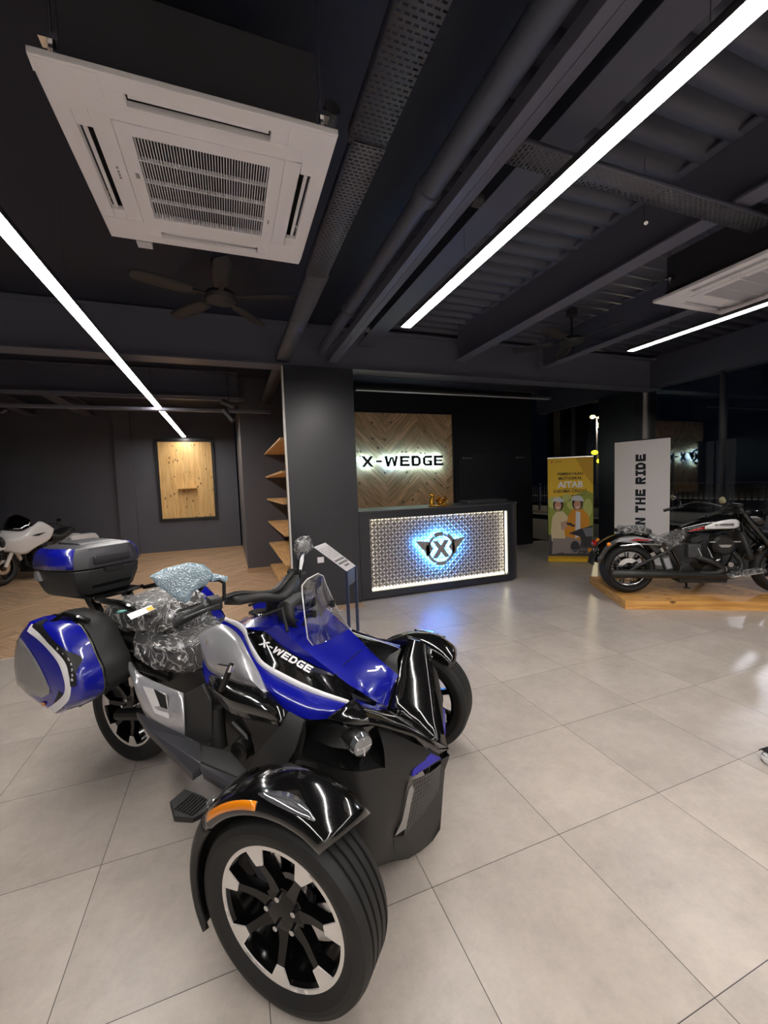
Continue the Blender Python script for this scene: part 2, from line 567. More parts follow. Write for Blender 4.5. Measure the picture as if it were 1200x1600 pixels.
    def build(s, name, mats, parent=None, solid=0.0, bevel=0.0, sub=0, ang=35, merge=True, offset=-1.0, recalc=True, seg=2):
        me = bpy.data.meshes.new(name)
        me.from_pydata(s.v, [], s.f)
        if not isinstance(mats, (list, tuple)):
            mats = [mats]
        for mm in mats:
            me.materials.append(M[mm] if isinstance(mm, str) else mm)
        me.polygons.foreach_set('material_index', s.m)
        if any(s.uv):
            ul = me.uv_layers.new(name='UVMap')
            for pi, p in enumerate(me.polygons):
                if s.uv[pi]:
                    for li, uvc in zip(p.loop_indices, s.uv[pi]):
                        ul.data[li].uv = uvc
        bm = bmesh.new()
        bm.from_mesh(me)
        if merge:
            bmesh.ops.remove_doubles(bm, verts=bm.verts, dist=1e-5)
        if recalc:
            bmesh.ops.recalc_face_normals(bm, faces=bm.faces)
        bm.to_mesh(me)
        bm.free()
        me.shade_smooth()
        me.set_sharp_from_angle(angle=math.radians(ang))
        o = bpy.data.objects.new(name, me)
        COL.objects.link(o)
        if parent:
            o.parent = parent
        if sub:
            md = o.modifiers.new('sub', 'SUBSURF')
            md.levels = md.render_levels = sub
        if solid:
            md = o.modifiers.new('solid', 'SOLIDIFY')
            md.thickness = solid
            md.offset = offset
        if bevel:
            md = o.modifiers.new('bevel', 'BEVEL')
            md.width = bevel
            md.segments = seg
            md.limit_method = 'ANGLE'
            md.angle_limit = math.radians(30)
            md.harden_normals = False
        return o


def cr(P, k):
    """Catmull-Rom refinement of a point list"""
    P = [Vector(p) for p in P]
    if len(P) < 3:
        return [P[0].lerp(P[-1], i / k) for i in range(k + 1)] if len(P) == 2 else P
    out = []
    for i in range(len(P) - 1):
        p0 = P[i - 1] if i > 0 else P[0] * 2 - P[1]
        p1, p2 = P[i], P[i + 1]
        p3 = P[i + 2] if i + 2 < len(P) else P[-1] * 2 - P[-2]
        for j in range(k):
            t = j / k
            out.append(0.5 * ((2 * p1) + (p2 - p0) * t + (2 * p0 - 5 * p1 + 4 * p2 - p3) * t * t + (3 * p1 - p0 - 3 * p2 + p3) * t ** 3))
    out.append(P[-1])
    return out


def tag(o, label=None, cat=None, group=None, kind=None):
    if label: o['label'] = label
    if cat: o['category'] = cat
    if group: o['group'] = group
    if kind: o['kind'] = kind
    return o


def thing(name, label, cat, loc=(0, 0, 0), rotz=0.0, group=None):
    o = bpy.data.objects.new(name, None)
    o.empty_display_size = 0.1
    COL.objects.link(o)
    o.location = loc
    o.rotation_euler = (0, 0, rotz)
    return tag(o, label, cat, group)


def struct(name, mb, mat, **kw):
    o = mb.build(name, mat, **kw)
    o['kind'] = 'structure'
    return o


def copy_tree(o, parent=None):
    c = o.copy()
    COL.objects.link(c)
    c.parent = parent
    for ch in [x for x in COL.objects if x.parent == o]:
        copy_tree(ch, c)
    return c


# block letters: lists of convex outlines in a w x 1 cell
def glyph(ch, t=0.2):
    R = lambda x0, y0, x1, y1: [(x0, y0), (x1, y0), (x1, y1), (x0, y1)]
    w = 0.86
    if ch == 'X': return [[(0, 0), (.26, 0), (.5, .34), (.5, .5), (.35, .5)], [(1, 0), (.65, .5), (.5, .5), (.5, .34), (.74, 0)], [(0, 1), (.35, .5), (.5, .5), (.5, .66), (.26, 1)], [(1, 1), (.74, 1), (.5, .66), (.5, .5), (.65, .5)]], 1.0
    if ch == '-': return [R(0.05, .42, .55, .60)], .6
    if ch == 'W': return [[(0, 1), (.22, 1), (.40, 0), (.20, 0)], [(.20, 0), (.40, 0), (.66, .9), (.50, .9)], [(.60, .9), (.76, .9), (.98, 0), (.80, 0)], [(.96, 0), (.78, 0), (.98, 1), (1.2, 1)]], 1.18
    if ch == 'E': return [R(0, 0, t, 1), R(t, 0, w, t), R(t, .42, w * .9, .60), R(t, 1 - t, w, 1)], w
    if ch == 'D': return [R(0, 0, t, 1), [(t, 0), (w * .72, 0), (w, t * 1.2), (w - t, t * 1.3), (w * .66, t), (t, t)], [(t, 1), (t, 1 - t), (w * .66, 1 - t), (w - t, 1 - t * 1.3), (w, 1 - t * 1.2), (w * .72, 1)], R(w - t, t * 1.25, w, 1 - t * 1.25)], w
    if ch == 'G': return [R(0, t, t, 1 - t), [(0, t), (t, 0), (w, 0), (w, t), (t, t)], [(0, 1 - t), (t, 1 - t), (w, 1 - t), (w, 1), (t, 1)], R(w - t, t, w, .55), R(w * .5, .37, w - t, .55)], w
    if ch == 'I': return [R(.2, 0, .2 + t, 1), R(.0, 0, .2, t * .8), R(.2 + t, 0, .4 + t, t * .8), R(.0, 1 - t * .8, .2, 1), R(.2 + t, 1 - t * .8, .4 + t, 1)], .6
    if ch == 'N': return [R(0, 0, t, 1), R(w - t, 0, w, 1), [(t, 1), (t, .62), (w - t, 0), (w - t, .38)]], w
    if ch == 'T': return [R(0, 1 - t, w, 1), R(w / 2 - t / 2, 0, w / 2 + t / 2, 1 - t)], w
    if ch == 'H': return [R(0, 0, t, 1), R(w - t, 0, w, 1), R(t, .41, w - t, .59)], w
    if ch == 'R': return [R(0, 0, t, 1), R(t, 1 - t, w * .8, 1), R(t, .38, w * .8, .38 + t * .9), [(w * .8, 1), (w * .8, .38), (w, .5), (w, .88)][::-1], [(w * .42, .38), (w * .70, .38), (w, 0), (w - t * 1.2, 0)]], w
    return [], .30


def block_text(mb, text, org, ax, ay, az, h, depth=0.0, mi=0, gap=0.16, shear=0.0, xs=1.0, t=0.2, surf=None):
    """letters of height h from org along ax (up ay), thickened along az; returns the width"""
    org, ax, ay, az = Vector(org), Vector(ax).normalized(), Vector(ay).normalized(), Vector(az).normalized()
    x = 0.0
    for ch in text:
        g, wd = glyph(ch, t)
        for pol in g:
            P = [org + ax * ((x + px + shear * py) * h * xs) + ay * (py * h) for px, py in pol]
            if depth:
                mb.slab(P, az * depth, mi)
            else:
                mb.poly(P, mi)
        x += wd + gap
    return (x - gap) * h * xs


def font_text(mb, text, org, ax, ay, size, mi=0, bold=0.0, align='CENTER', shear=0.0):
    cu = bpy.data.curves.new('txt', 'FONT')
    cu.body = text
    cu.size = size
    cu.offset = bold
    cu.align_x = align
    cu.resolution_u = 3
    cu.shear = shear
    ob = bpy.data.objects.new('txt', cu)
    COL.objects.link(ob)
    dg = bpy.context.evaluated_depsgraph_get()
    me = bpy.data.meshes.new_from_object(ob.evaluated_get(dg))
    org, ax, ay = Vector(org), Vector(ax).normalized(), Vector(ay).normalized()
    mb.add([org + ax * v.co.x + ay * v.co.y for v in me.vertices], [tuple(p.vertices) for p in me.polygons], mi)
    bpy.data.objects.remove(ob)
    bpy.data.meshes.remove(me)
    bpy.data.curves.remove(cu)


def emblem(mb, c, ax, ay, az, s, depth, mi=0):
    """winged ring around an X"""
    c, ax, ay, az = Vector(c), Vector(ax), Vector(ay), Vector(az)
    P = lambda x, y: c + ax * x * s + ay * y * s
    K = 4
    segs = [(-60, 20, .80), (22, 60, .86), (62, 78, .78), (80, 118, .86), (120, 160, .78), (162, 200, .86), (202, 246, .80), (248, 292, .86), (294, 300, .8)]
    for a0, a1, ro in segs:
        for k in range(K):
            t0, t1 = [math.radians(a0 + (a1 - a0) * q / K) for q in (k, k + 1)]
            mb.slab([P(.66 * math.cos(t0), .66 * math.sin(t0)), P(ro * math.cos(t0), ro * math.sin(t0)), P(ro * math.cos(t1), ro * math.sin(t1)), P(.66 * math.cos(t1), .66 * math.sin(t1))], az * depth, mi)
    for sg in (-1, 1):
        wing = [(.72, .42), (1.42, .50), (1.02, .02), (.96, .02), (.80, -.34), (.70, -.30), (.50, -.02), (.44, .04), (.62, .30)]
        mb.slab([P(sg * x, y) for x, y in (wing if sg > 0 else wing[::-1])], az * depth, mi)
    X = [(-.46, .42), (-.20, .42), (0, .16), (.20, .42), (.46, .42), (.17, .0), (.50, -.46), (.22, -.46), (0, -.18), (-.22, -.46), (-.50, -.46), (-.17, .0)]
    mb.slab([P(x, y) for x, y in X], az * depth, mi)
    return mb


# ================================================================ THE ROOM
XL, XR, YB, YF = -4.75, 6.97, 11.1, -7.0      # left wall, glass front, back wall, wall behind
ZC = 3.45
# tiled floor (L-shaped: the herringbone bay lies back left)
struct('floor', MB().box((XL - .2, YF, -.12), (XR + .1, 4.777, 0)).box((1.2, 4.777, -.12), (XR + .1, 8.0, 0)), 'floor')


def herringbone(mb, x0, x1, y0, y1, L, W, z, thick):
    """45 degree herringbone boards clipped to the rectangle"""
    c = math.sqrt(.5)
    n = int(max(x1 - x0, y1 - y0) * 2.2 / W)
    cx, cy = (x0 + x1) / 2, (y0 + y1) / 2
    k = int(round(L / W))
    for i in range(-n, n):
        for j in range(-n // (2 * k) - 1, n // (2 * k) + 2):
            # staircase layout: a horizontal board then a vertical board
            a0, b0 = i * W + j * 2 * L, i * W
            for (u0, v0, u1, v1, hz) in ((a0, b0, a0 + L, b0 + W, 1), (a0 - W + W, b0 + W, a0 + W, b0 + W + L, 0)):
                g = 0.0012
                u0g, v0g, u1g, v1g = u0 + g, v0 + g, u1 - g, v1 - g
                P = [((u - v) * c + cx, (u + v) * c + cy) for u, v in ((u0g, v0g), (u1g, v0g), (u1g, v1g), (u0g, v1g))]
                if max(p[0] for p in P) < x0 or min(p[0] for p in P) > x1 or max(p[1] for p in P) < y0 or min(p[1] for p in P) > y1:
                    continue
                uvq = [(0, 0), (L, 0), (L, W), (0, W)] if hz else [(0, W), (0, 0), (L, 0), (L, W)]
                P = clip_poly([(p, q) for p, q in zip(P, uvq)], x0, x1, y0, y1)
                if len(P) < 3:
                    continue
                yield [(p[0], p[1]) for p, q in P], [q for p, q in P]


def clip_poly(P, x0, x1, y0, y1):
    for ax, lim, sg in ((0, x0, 1), (0, x1, -1), (1, y0, 1), (1, y1, -1)):
        out = []
        for i in range(len(P)):
            (a, ua), (b, ub) = P[i], P[(i + 1) % len(P)]
            ina, inb = (a[ax] - lim) * sg >= 0, (b[ax] - lim) * sg >= 0
            if ina:
                out.append((a, ua))
            if ina != inb:
                t = (lim - a[ax]) / (b[ax] - a[ax])
                out.append((tuple(a[k] + (b[k] - a[k]) * t for k in (0, 1)), tuple(ua[k] + (ub[k] - ua[k]) * t for k in (0, 1))))
        P = out
        if not P:
            return []
    return P


mb = MB()
for P, U in herringbone(None, XL, 1.5, 4.78, YB, 0.90, 0.15, 0, 0):
    mb.add([(x, y, 0.002) for x, y in P], [tuple(range(len(P)))], 0, [U])
mb.box((XL, 4.779, -.12), (1.2, YB, -0.001), 1)
struct('floor_wood', mb, ['floor_wood', 'black_soft'], merge=False, recalc=False)
struct('trim_1', MB().box((XL, 4.770, -.01), (1.2, 4.782, 0.004)), 'alu')

# walls
struct('wall_back', MB().box((XL - .2, YB, -.12), (.2, YB + .2, ZC)), 'wall')
struct('wall_back_pilaster', MB().box((-2.41, YB - .10, 0), (-2.06, YB, ZC)), 'wall')
struct('wall_partition', MB().box((.235, 7.72, -.12), (1.9, YB + .2, ZC)), 'wall')
struct('wall_back_right', MB().box((1.9, 7.72, -.12), (6.55, 7.92, ZC)), 'wall_dark')
struct('wall_left', MB().box((XL - .2, YF, -.12), (XL, YB, ZC)), 'wall')
struct('wall_left_pilaster', MB().box((XL, 10.2, 0), (-4.48, 10.65, 3.0)), plain('pale_grey_panel', srgb(150, 150, 150), .5))
struct('wall_behind', MB().box((XL - .2, YF - .2, -.12), (XR + .2, YF, ZC)), plain('bounce_wall_paint', srgb(228, 226, 222), .6))  # unseen wall, made pale to bounce fill light forward
struct('wall_pillar', MB().box((.665, 5.0, 0), (1.515, 5.25, 2.95)), 'wall_dark', bevel=.003)
struct('wall_pillar_return', MB().box((1.42, 5.25, 0), (1.515, 7.72, 2.95)), 'wall_dark')
struct('trim_2', MB().box((.645, 4.997, 0), (.665, 5.045, 2.93)), 'alu', bevel=.002)
struct('baseboard_back', MB().box((XL, YB - .012, 0), (-2.41, YB, .06)).box((-2.41, YB - .112, 0), (-2.06, YB - .10, .06)).box((-2.06, YB - .012, 0), (.235, YB, .06)), plain('tan_skirting', srgb(186, 156, 124), .5))
struct('baseboard_partition', MB().box((.223, 7.708, 0), (1.42, 7.72, .08)).box((.223, 7.72, 0), (.235, YB, .08)), plain('tan_skirting', srgb(186, 156, 124), .5))
struct('wall_column', MB().box((6.72, 5.28, 0), (7.25, 6.05, 3.0)), 'wall_dark', bevel=.004)

# ceiling: smooth slab on the left, ribbed steel deck on the right
struct('ceiling', MB().box((XL - .2, YF - .2, ZC), (1.45, YB + .2, ZC + .15)), 'ceil')
mb = MB()
y = YF - .2
prof = []
while y < 8.0:
    prof += [(y, 3.54), (y + .065, 3.54), (y + .085, 3.485), (y + .155, 3.485)]
    y += .175
mb.grid([[(x, yy, zz) for yy, zz in prof] for x in (1.45, XR + .3)])
struct('ceiling_deck', mb, 'deck', solid=-.01, ang=20)


def ibeam(mb, a, b, w, h, tf=.014, tw=.02):
    """I-section from a to b (bottom centre line), flange width w, depth h"""
    a, b = Vector(a), Vector(b)
    d = (b - a).normalized()
    s = d.cross(Vector((0, 0, 1))).normalized()
    L = (b - a).length / 2
    c = (a + b) / 2
    Z = Vector((0, 0, 1))
    mb.obox(c + Z * tf / 2, (L, w / 2, tf / 2), d, s, Z)
    mb.obox(c + Z * (h - tf / 2), (L, w / 2, tf / 2), d, s, Z)
    mb.obox(c + Z * h / 2, (L, tw / 2, h / 2 - tf), d, s, Z)
    return mb


GB = 'steel ceiling beams'
def beam(label, a, b, w, h, group=GB, mat='steel'):
    o = ibeam(MB(), a, b, w, h).build('ceiling_beam', mat)
    return tag(o, label, 'beam', group)


beam('wide dark steel beam beside the round pipe, between smooth and ribbed ceiling', (1.66, YF, 3.2), (1.66, 4.9, 3.2), .20, .27, mat='deck')
beam('dark steel I-beam under the ribbed deck between the long lamp and right air conditioner', (2.97, YF, 3.1), (2.97, 4.9, 3.1), .15, .40)
beam('dark steel I-beam over the right ceiling fan, nearest the glass wall', (4.38, YF, 3.1), (4.38, 4.9, 3.1), .15, .40)
beam('dark steel I-beam crossing the ceiling above the front of the counter', (XL, 5.12, 2.94), (XR, 5.12, 2.94), .24, .50, mat='steel')
beam('dark steel I-beam crossing the left bay ceiling above the partition corner', (XL, 7.52, 3.02), (.235, 7.52, 3.02), .32, .42)
beam('slanting dark beam of the left bay, nearer the wooden wall board', (-2.85, 7.7, 3.25), (-2.85, YB, 3.25), .24, .19)
beam('slanting dark beam of the left bay, nearer the left wall', (-3.92, 7.7, 3.25), (-3.92, YB, 3.25), .20, .19)
struct('trim_3', MB().box((6.85, YF, 3.0), (7.15, 7.9, 3.49)), 'deck')      # lintel over the glass

# glass front: panes between slim fins
ys = [YF, -1.6, .2, 2.1, 4.05, 5.27]
for i in range(len(ys) - 1):
    k = i + 1
    o = struct('window_%d' % k, MB().box((6.962, ys[i] + .006, .02), (6.974, ys[i + 1] - .006, 3.0)), 'glass')
o = struct('window_6', MB().box((6.962, 6.06, .02), (6.974, 7.7, 3.0)), 'glass')
for k, yy in enumerate(ys[1:] + [6.9]):
    struct('trim_%d' % (4 + k), MB().box((6.90, yy - .012, 0), (6.99, yy + .012, 3.0)), 'charcoal' if k != 4 else 'alu')

# outside: pavement, kerb rail fence, lamps on a pole
struct('ground_outside', MB().box((7.26, -30, -.12), (60, 60, -.02)), plain('asphalt', srgb(52, 52, 54), .85, vary=.3, vscale=2))


def street_lamp(loc, h, label, cols, size=.18, arm=.8):
    t = thing('street_lamp', label, 'street lamp', loc, 0, 'street lamps outside the glass')
    MB().tube([(0, 0, 0), (0, 0, h)], [.07, .04], 10).tube([(-arm, 0, h), (arm, 0, h)], .03, 8).build('pole', 'steel', t)
    for k, c in enumerate(cols):
        sx = (-arm + 2 * arm * k / max(1, len(cols) - 1)) if k < 2 or len(cols) < 3 else 0
        sx = arm * (-1, 1, 0)[k]
        o = MB().sphere((sx, (.0 if k < 2 else -.1), h - (.45 if k == 2 else 0)), (size, size, size * .7), 12, 8).build('lamp_head', c, t)
    return t


M['sodium'] = emit('sodium_lamp', (1.0, .78, .35, 1), 9)
M['yellow_signal'] = emit('yellow_signal', (1.0, .85, .02, 1), 9)
M['head_white'] = emit('distant_white_lamp', (1.0, .95, .85, 1), 14)
street_lamp((22.0, 19.95, 0), 5.25, 'tall street lamp with two white heads seen through glass left of the column', ['sodium', 'sodium'], .17, .35)
street_lamp((18.2, 16.4, 0), 2.75, 'low pole with three yellow round lamps beneath the tall street lamp', ['yellow_signal', 'yellow_signal', 'yellow_signal'], .16, .26)

def outdoor_light(loc, watts, col):
    ld = bpy.data.lights.new('outdoor_fill', 'POINT'); ld.energy = watts; ld.color = col; ld.shadow_soft_size = .2
    lo = bpy.data.objects.new('outdoor_fill', ld); COL.objects.link(lo); lo.location = loc
outdoor_light((22.0, 19.7, 4.7), 900, (1.0, .8, .5))  # added light beside the tall lamp's heads, brightens the outdoors
outdoor_light((18.0, 9.0, 6.0), 500, (.9, .9, 1.0))  # added fill light, no lamp stands here; brightens the railing side

t = thing('railing', 'grey metal pedestrian railing beyond the glass along the road', 'railing', (14.0, 0, 0))
mb = MB().box((-.02, 4, 1.15), (.02, 22, 1.2)).box((-.02, 4, .35), (.02, 22, .40))
mb.build('rail', 'steel', t)
mb = MB()
y = 4.0
while y < 22:
    mb.box((-.012, y - .012, .4), (.012, y + .012, 1.15)); y += .16
mb.build('baluster', 'steel', t)
y = 4.0
while y < 22:
    MB().box((-.04, y - .04, -.02), (.04, y + .04, 1.25)).build('post', 'steel', t); y += 2.0
struct('kerb_outside', MB().box((11.2, -10, -.02), (11.6, 40, .12)).box((17, -10, -.02), (17.3, 40, .5)), plain('concrete', srgb(110, 108, 104), .8, vary=.2))

# ---------------------------------------------------------------- pipes and trays
o = MB().tube([(1.13, YF, 3.13), (1.13, 2.12, 3.13)], .064, 20).tube([(1.13, 2.12, 3.13), (1.13, 2.2, 3.13)], .075, 20).tube([(1.13, 2.2, 3.13), (1.13, 4.95, 3.13)], .056, 20).tube([(1.13, 3.75, 3.13), (1.13, 3.82, 3.13)], .066, 20).build('round_pipe', 'pipe')
tag(o, 'thick dark round pipe with couplings running along the ceiling to the black pillar', 'pipe')
o = MB().box((1.20, YF, 3.0), (1.31, 4.98, 3.07)).box((1.253, YF, 2.996), (1.257, 4.98, 3.0)).build('cable_trunking', 'steel', bevel=.004)
tag(o, 'dark square cable trunking with round junction fittings beside the round pipe', 'trunking')
for y in (2.02, 3.95):
    MB().tube([(1.325, y, 3.04), (1.385, y, 3.04)], .034, 16).tube([(1.31, y, 3.04), (1.325, y, 3.04)], .012, 8).build('junction_fitting', 'charcoal', o)


def tray(mb, a, b, w, h):
    """open cable tray: perforated floor seen from below, two side flanges"""
    a, b = Vector(a), Vector(b)
    d = (b - a).normalized(); s = d.cross(Vector((0, 0, 1))).normalized(); L = (b - a).length
    q = [a - s * w / 2, b - s * w / 2, b + s * w / 2, a + s * w / 2]
    mb.add(q, [(0, 1, 2, 3)], 0, [[(0, 0), (L, 0), (L, w), (0, w)]])
    for sg in (-1, 1):
        e = s * sg * w / 2
        mb.add([a + e, b + e, b + e + Vector((0, 0, h)), a + e + Vector((0, 0, h))], [(0, 1, 2, 3)], 1)
    return mb


o = tray(tray(tray(MB(), (.655, YF, 3.0), (.655, 1.82, 3.0), .165, .06), (.665, 1.80, 2.994), (.665, 3.0, 2.994), .150, .06), (.68, 2.98, 3.0), (.68, 8.0, 3.0), .15, .06).build('cable_tray', ['tray', 'steel'], solid=.0015)
tag(o, 'long perforated steel cable tray running back beside the left air conditioner', 'cable tray', 'perforated cable trays')
o = tray(MB(), (1.34, 1.70, 3.05), (3.28, 1.70, 3.05), .13, .03).build('cable_tray', ['tray', 'steel'], solid=.0015)
tag(o, 'perforated steel cable tray crossing above the right long lamp', 'cable tray', 'perforated cable trays')
o = MB().box((XL, 6.97, 2.72), (.70, 7.07, 2.76)).build('track_rail', 'steel', bevel=.003)
tag(o, 'thin steel rail crossing below the far end of the left long lamp', 'rail')
o = MB().box((XL, 6.99, 2.9), (.3, 7.04, 2.94)).build('conduit', 'steel', bevel=.003)
tag(o, 'slim conduit crossing the left bay just above the thin steel rail', 'conduit')

# ================================================================ LAMPS
GL = 'suspended linear lamps'
def linear_lamp(label, x, y0, y1, z, on=True, wires=(), along='Y'):
    t = thing('linear_lamp', label, 'lamp', (x, y0, z) if along == 'Y' else (y0, x, z), 0, GL)
    L = y1 - y0
    a = (lambda u, v, w_: (u, v, w_)) if along == 'Y' else (lambda u, v, w_: (v, u, w_))
    def bx(m, x0, v0, z0, x1, v1, z1):
        p, q = a(x0, v0, z0), a(x1, v1, z1)
        return m.box(tuple(min(i, j) for i, j in zip(p, q)), tuple(max(i, j) for i, j in zip(p, q)))
    m = bx(bx(bx(MB(), -.045, 0, .0, -.041, L, .028), .041, 0, .0, .045, L, .028), -.045, 0, .024, .045, L, .028)
    bx(bx(m, -.045, 0, 0, .045, .003, .028), -.045, L - .003, 0, .045, L, .028)
    m.build('housing', 'charcoal', t)
    n = max(1, round(L / 2.4))
    for k in range(n):
        o = bx(MB(), -.041, L * k / n + .004, .002, .041, L * (k + 1) / n - .004, .012).build('diffuser', 'lamp' if on else 'lamp_off', t)
    for yy in wires:
        p = a(0, yy - y0, .028); q = a(0, yy - y0, (3.45 if (x if along == 'Y' else yy) < 1.45 else 3.50) - z)
        MB().tube([p, q], .0018, 6).build('suspension_wire', 'chrome', t)
    return t


linear_lamp('long lit linear lamp on the left, running to the wooden wall board', -.945, -6.2, 11.0, 2.8, True, (1.2, 3.4, 6.6, 9.4))  # this lamp and the next two run on unseen, lengthened for brightness
linear_lamp('long lit linear lamp right of the trunking, ending before the counter', 1.452, -6.2, 3.23, 2.8, True, (.9, 2.3))
linear_lamp('long lit linear lamp at the far right, under the right air conditioner', 3.948, -6.2, 3.17, 2.78, True, (.9, 2.75))
linear_lamp('added unseen linear lamp crossing the room opposite the counter for fill light', -6.5, -.6, 3.4, 2.8, True, (0., 2.), along='X')  # added lamp behind the camera, there to brighten the room
linear_lamp('thin unlit linear lamp hanging over the reception counter', 5.49, 1.70, 5.03, 2.80, False, (2.4, 3.5, 4.6), along='X')


# ================================================================ AIR CONDITIONERS
def cassette(label, c):
    t = thing('air_conditioner', label, 'air conditioner', c, 0, 'ceiling cassette air conditioners')
    H = .475
    # bevelled white panel: outer ring, slots left open, centre field
    def ring(m, o, i, z0, z1):
        m.box((-o, -o, z0), (o, -i, z1)); m.box((-o, i, z0), (o, o, z1)); m.box((-o, -i, z0), (-i, i, z1)); m.box((i, -i, z0), (o, i, z1))
    m = MB()
    S0, S1, SL = .365, .418, .235      # slot inner / outer edge, half length
    for sx, sy in ((0, -1), (0, 1), (-1, 0), (1, 0)):
        pass
    ring(m, H, S1, .0, .022)
    for sg in (-1, 1):
        lo, hi = min(sg * S0, sg * S1), max(sg * S0, sg * S1)
        m.box((-S1, lo, 0), (-SL, hi, .022)); m.box((SL, lo, 0), (S1, hi, .022))
        m.box((lo, -S0, 0), (hi, -SL, .022)); m.box((lo, SL, 0), (hi, S0, .022))
    ring(m, S0, .30, -.002, .022)
    m.build('panel', 'white', t, bevel=.003)
    for sx in (-1, 1):
        for sy in (-1, 1):
            x0, x1 = sorted((sx * .30, sx * .466)); y0, y1 = sorted((sy * .30, sy * .466))
            MB().box((x0, y0, -.0015), (x1, y1, .0)).build('corner_cover', 'white', t, bevel=.0012)
    m = MB().box((-S1, -S1, .06), (S1, S1, .064))
    m.build('duct_recess', 'grille_dark', t)
    for sx, sy in ((0, -1), (0, 1), (-1, 0), (1, 0)):
        m = MB()
        q = (S0 + S1) / 2
        if sy:
            m.obox((0, sy * (q + .006), .014), (SL - .006, .009, .0025), (1, 0, 0), (0, .85, .5 * sy), (0, -.5 * sy, .85))
        else:
            m.obox((sx * (q + .006), 0, .014), (.009, SL - .006, .0025), (.85, 0, .5 * sx), (0, 1, 0), (-.5 * sx, 0, .85))
        m.build('vane', 'white', t, bevel=.001)
    m = MB()
    ring(m, .298, .245, -.006, .02)
    m.box((-.29, .25, -.007), (-.2, .252, -.0062))
    m.build('grille_frame', 'white', t, bevel=.004)
    m = MB()
    nb = 46
    for k in range(nb):
        x = -.245 + .49 * (k + .5) / nb
        m.box((x - .0017, -.245, -.001), (x + .0017, .245, .010))
    for k in range(1, 4):
        y = -.245 + .49 * k / 4
        m.box((-.245, y - .003, -.003), (.245, y + .003, .012))
    m.build('intake_grille', 'white2', t)
    MB().box((-.245, -.245, .03), (.245, .245, .034)).build('filter', 'grille_dark', t)
    MB().box((-.41, -.41, .066), (.41, .41, .33)).build('casing', 'charcoal', t, bevel=.006)
    for sx in (-1, 1):
        for sy in (-1, 1):
            x, y = sx * .44, sy * .36
            b = MB().box((x - .03, y - .02, .14), (x + .03, y + .02, .16)).tube([(x, y, .1), (x, y, .61)], .005, 8).tube([(x, y, .12), (x, y, .14)], .012, 6).build('hanger', 'chrome', t)
    for k, (ux, uy) in enumerate(((.405, -.18), (.405, .0))):
        if k == 0:
            MB().tube([(ux, uy, .2), (ux + .05, uy, .2), (ux + .09, uy - .03, .23), (ux + .10, uy - .12, .25)], .035, 14).build('drain_hose', 'charcoal', t)
    m = MB()
    for k, ch in enumerate((0, .022, .04, .058)):
        m.box((-.338, -.06 + ch, -.0028), (-.330, -.048 + ch, -.002))
    m.box((-.272, -.05, -.0068), (-.258, -.02, -.006)); m.box((.266, .10, -.0068), (.272, .13, -.006))
    m.build('indicator', 'decal_grey', t)
    return t


cassette('large white ceiling cassette air conditioner at the upper left beside the long cable tray', (-.015, 2.055, 2.82))
c2 = cassette('white ceiling cassette air conditioner at the right edge above the far right lamp', (3.737, 1.944, 2.875))
o = MB().box((-.385, 2.56, 2.83), (-.315, 2.62, 2.86)).build('sensor_box', 'white2')
tag(o, 'small white sensor box behind the large left air conditioner', 'sensor')
o = tag(MB().tube([(-.35, 2.59, 2.86), (-.35, 2.59, 3.45)], .004, 6).build('hanger_rod', 'chrome'), 'thin rod carrying the small sensor box to the ceiling', 'rod')


# ================================================================ CEILING FANS
def fan(label, c, a0, nb=4, drop=.3):
    t = thing('ceiling_fan', label, 'ceiling fan', c, a0, 'dark ceiling fans')
    MB().lathe([(.0, -.05), (.07, -.048), (.12, -.03), (.135, 0), (.12, .03), (.06, .055), (.02, .06)], (0, 0, 0), 'Z', 28).build('motor', 'fan', t)
    MB().tube([(0, 0, .05), (0, 0, drop)], .013, 10).lathe([(.02, drop - .09), (.06, drop - .07), (.065, drop)], (0, 0, 0), 'Z', 20).build('down_rod', 'fan', t)
    for k in range(nb):
        a = 2 * PI * k / nb
        ca, sa = math.cos(a), math.sin(a)
        m = MB()
        m.obox((ca * .17, sa * .17, .0), (.06, .02, .004), (ca, sa, 0), (-sa, ca, 0), (0, 0, 1))
        rows = []
        for r_, wd in ((.20, .045), (.3, .065), (.5, .070), (.64, .06), (.68, .03)):
            rows.append([(ca * r_ - sa * s_ * wd, sa * r_ + ca * s_ * wd, .012 * s_) for s_ in (-1, 0, 1)])
        m.grid(rows, smooth=2)
        m.build('blade', 'fan', t, solid=.004)
    return t


fan('dark ceiling fan behind the large left air conditioner', (.025, 3.88, 3.15), -.28, 5)
fan('dark ceiling fan hanging under the ribbed deck at the right', (3.93, 3.92, 3.13), -.24, 5, .36)

# track spot lights hanging at the partition corner
t = thing('track_spotlight', 'pair of slim black spotlights hanging near the corner of the partition wall', 'spotlight', (.06, 6.3, 2.72))
MB().tube([(0, 0, .0), (0, 0, .73)], .008, 8).tube([(0, 0, .25), (0, 0, .42)], .018, 10).build('stem', 'charcoal', t)
MB().tube([(-.09, 0, .03), (.08, -.05, -.06)], .038, 14).build('spot_head', 'charcoal', t)
MB().tube([(-.07, .1, -.07), (.05, .04, -.24)], .036, 14).build('spot_head', 'charcoal', t)
MB().tube([(0, 0, .03), (0, .05, -.14)], .01, 8).build('bracket', 'charcoal', t)

t = thing('track_spotlight', 'single small dark spotlight under the ceiling far left', 'spotlight', (-3.55, 8.9, 2.95))
MB().tube([(0, 0, 0), (-.04, .02, .3)], .008, 8).build('stem', 'charcoal', t)
MB().tube([(0, 0, 0), (.1, -.05, .05)], .03, 12).build('spot_head', 'steel', t)

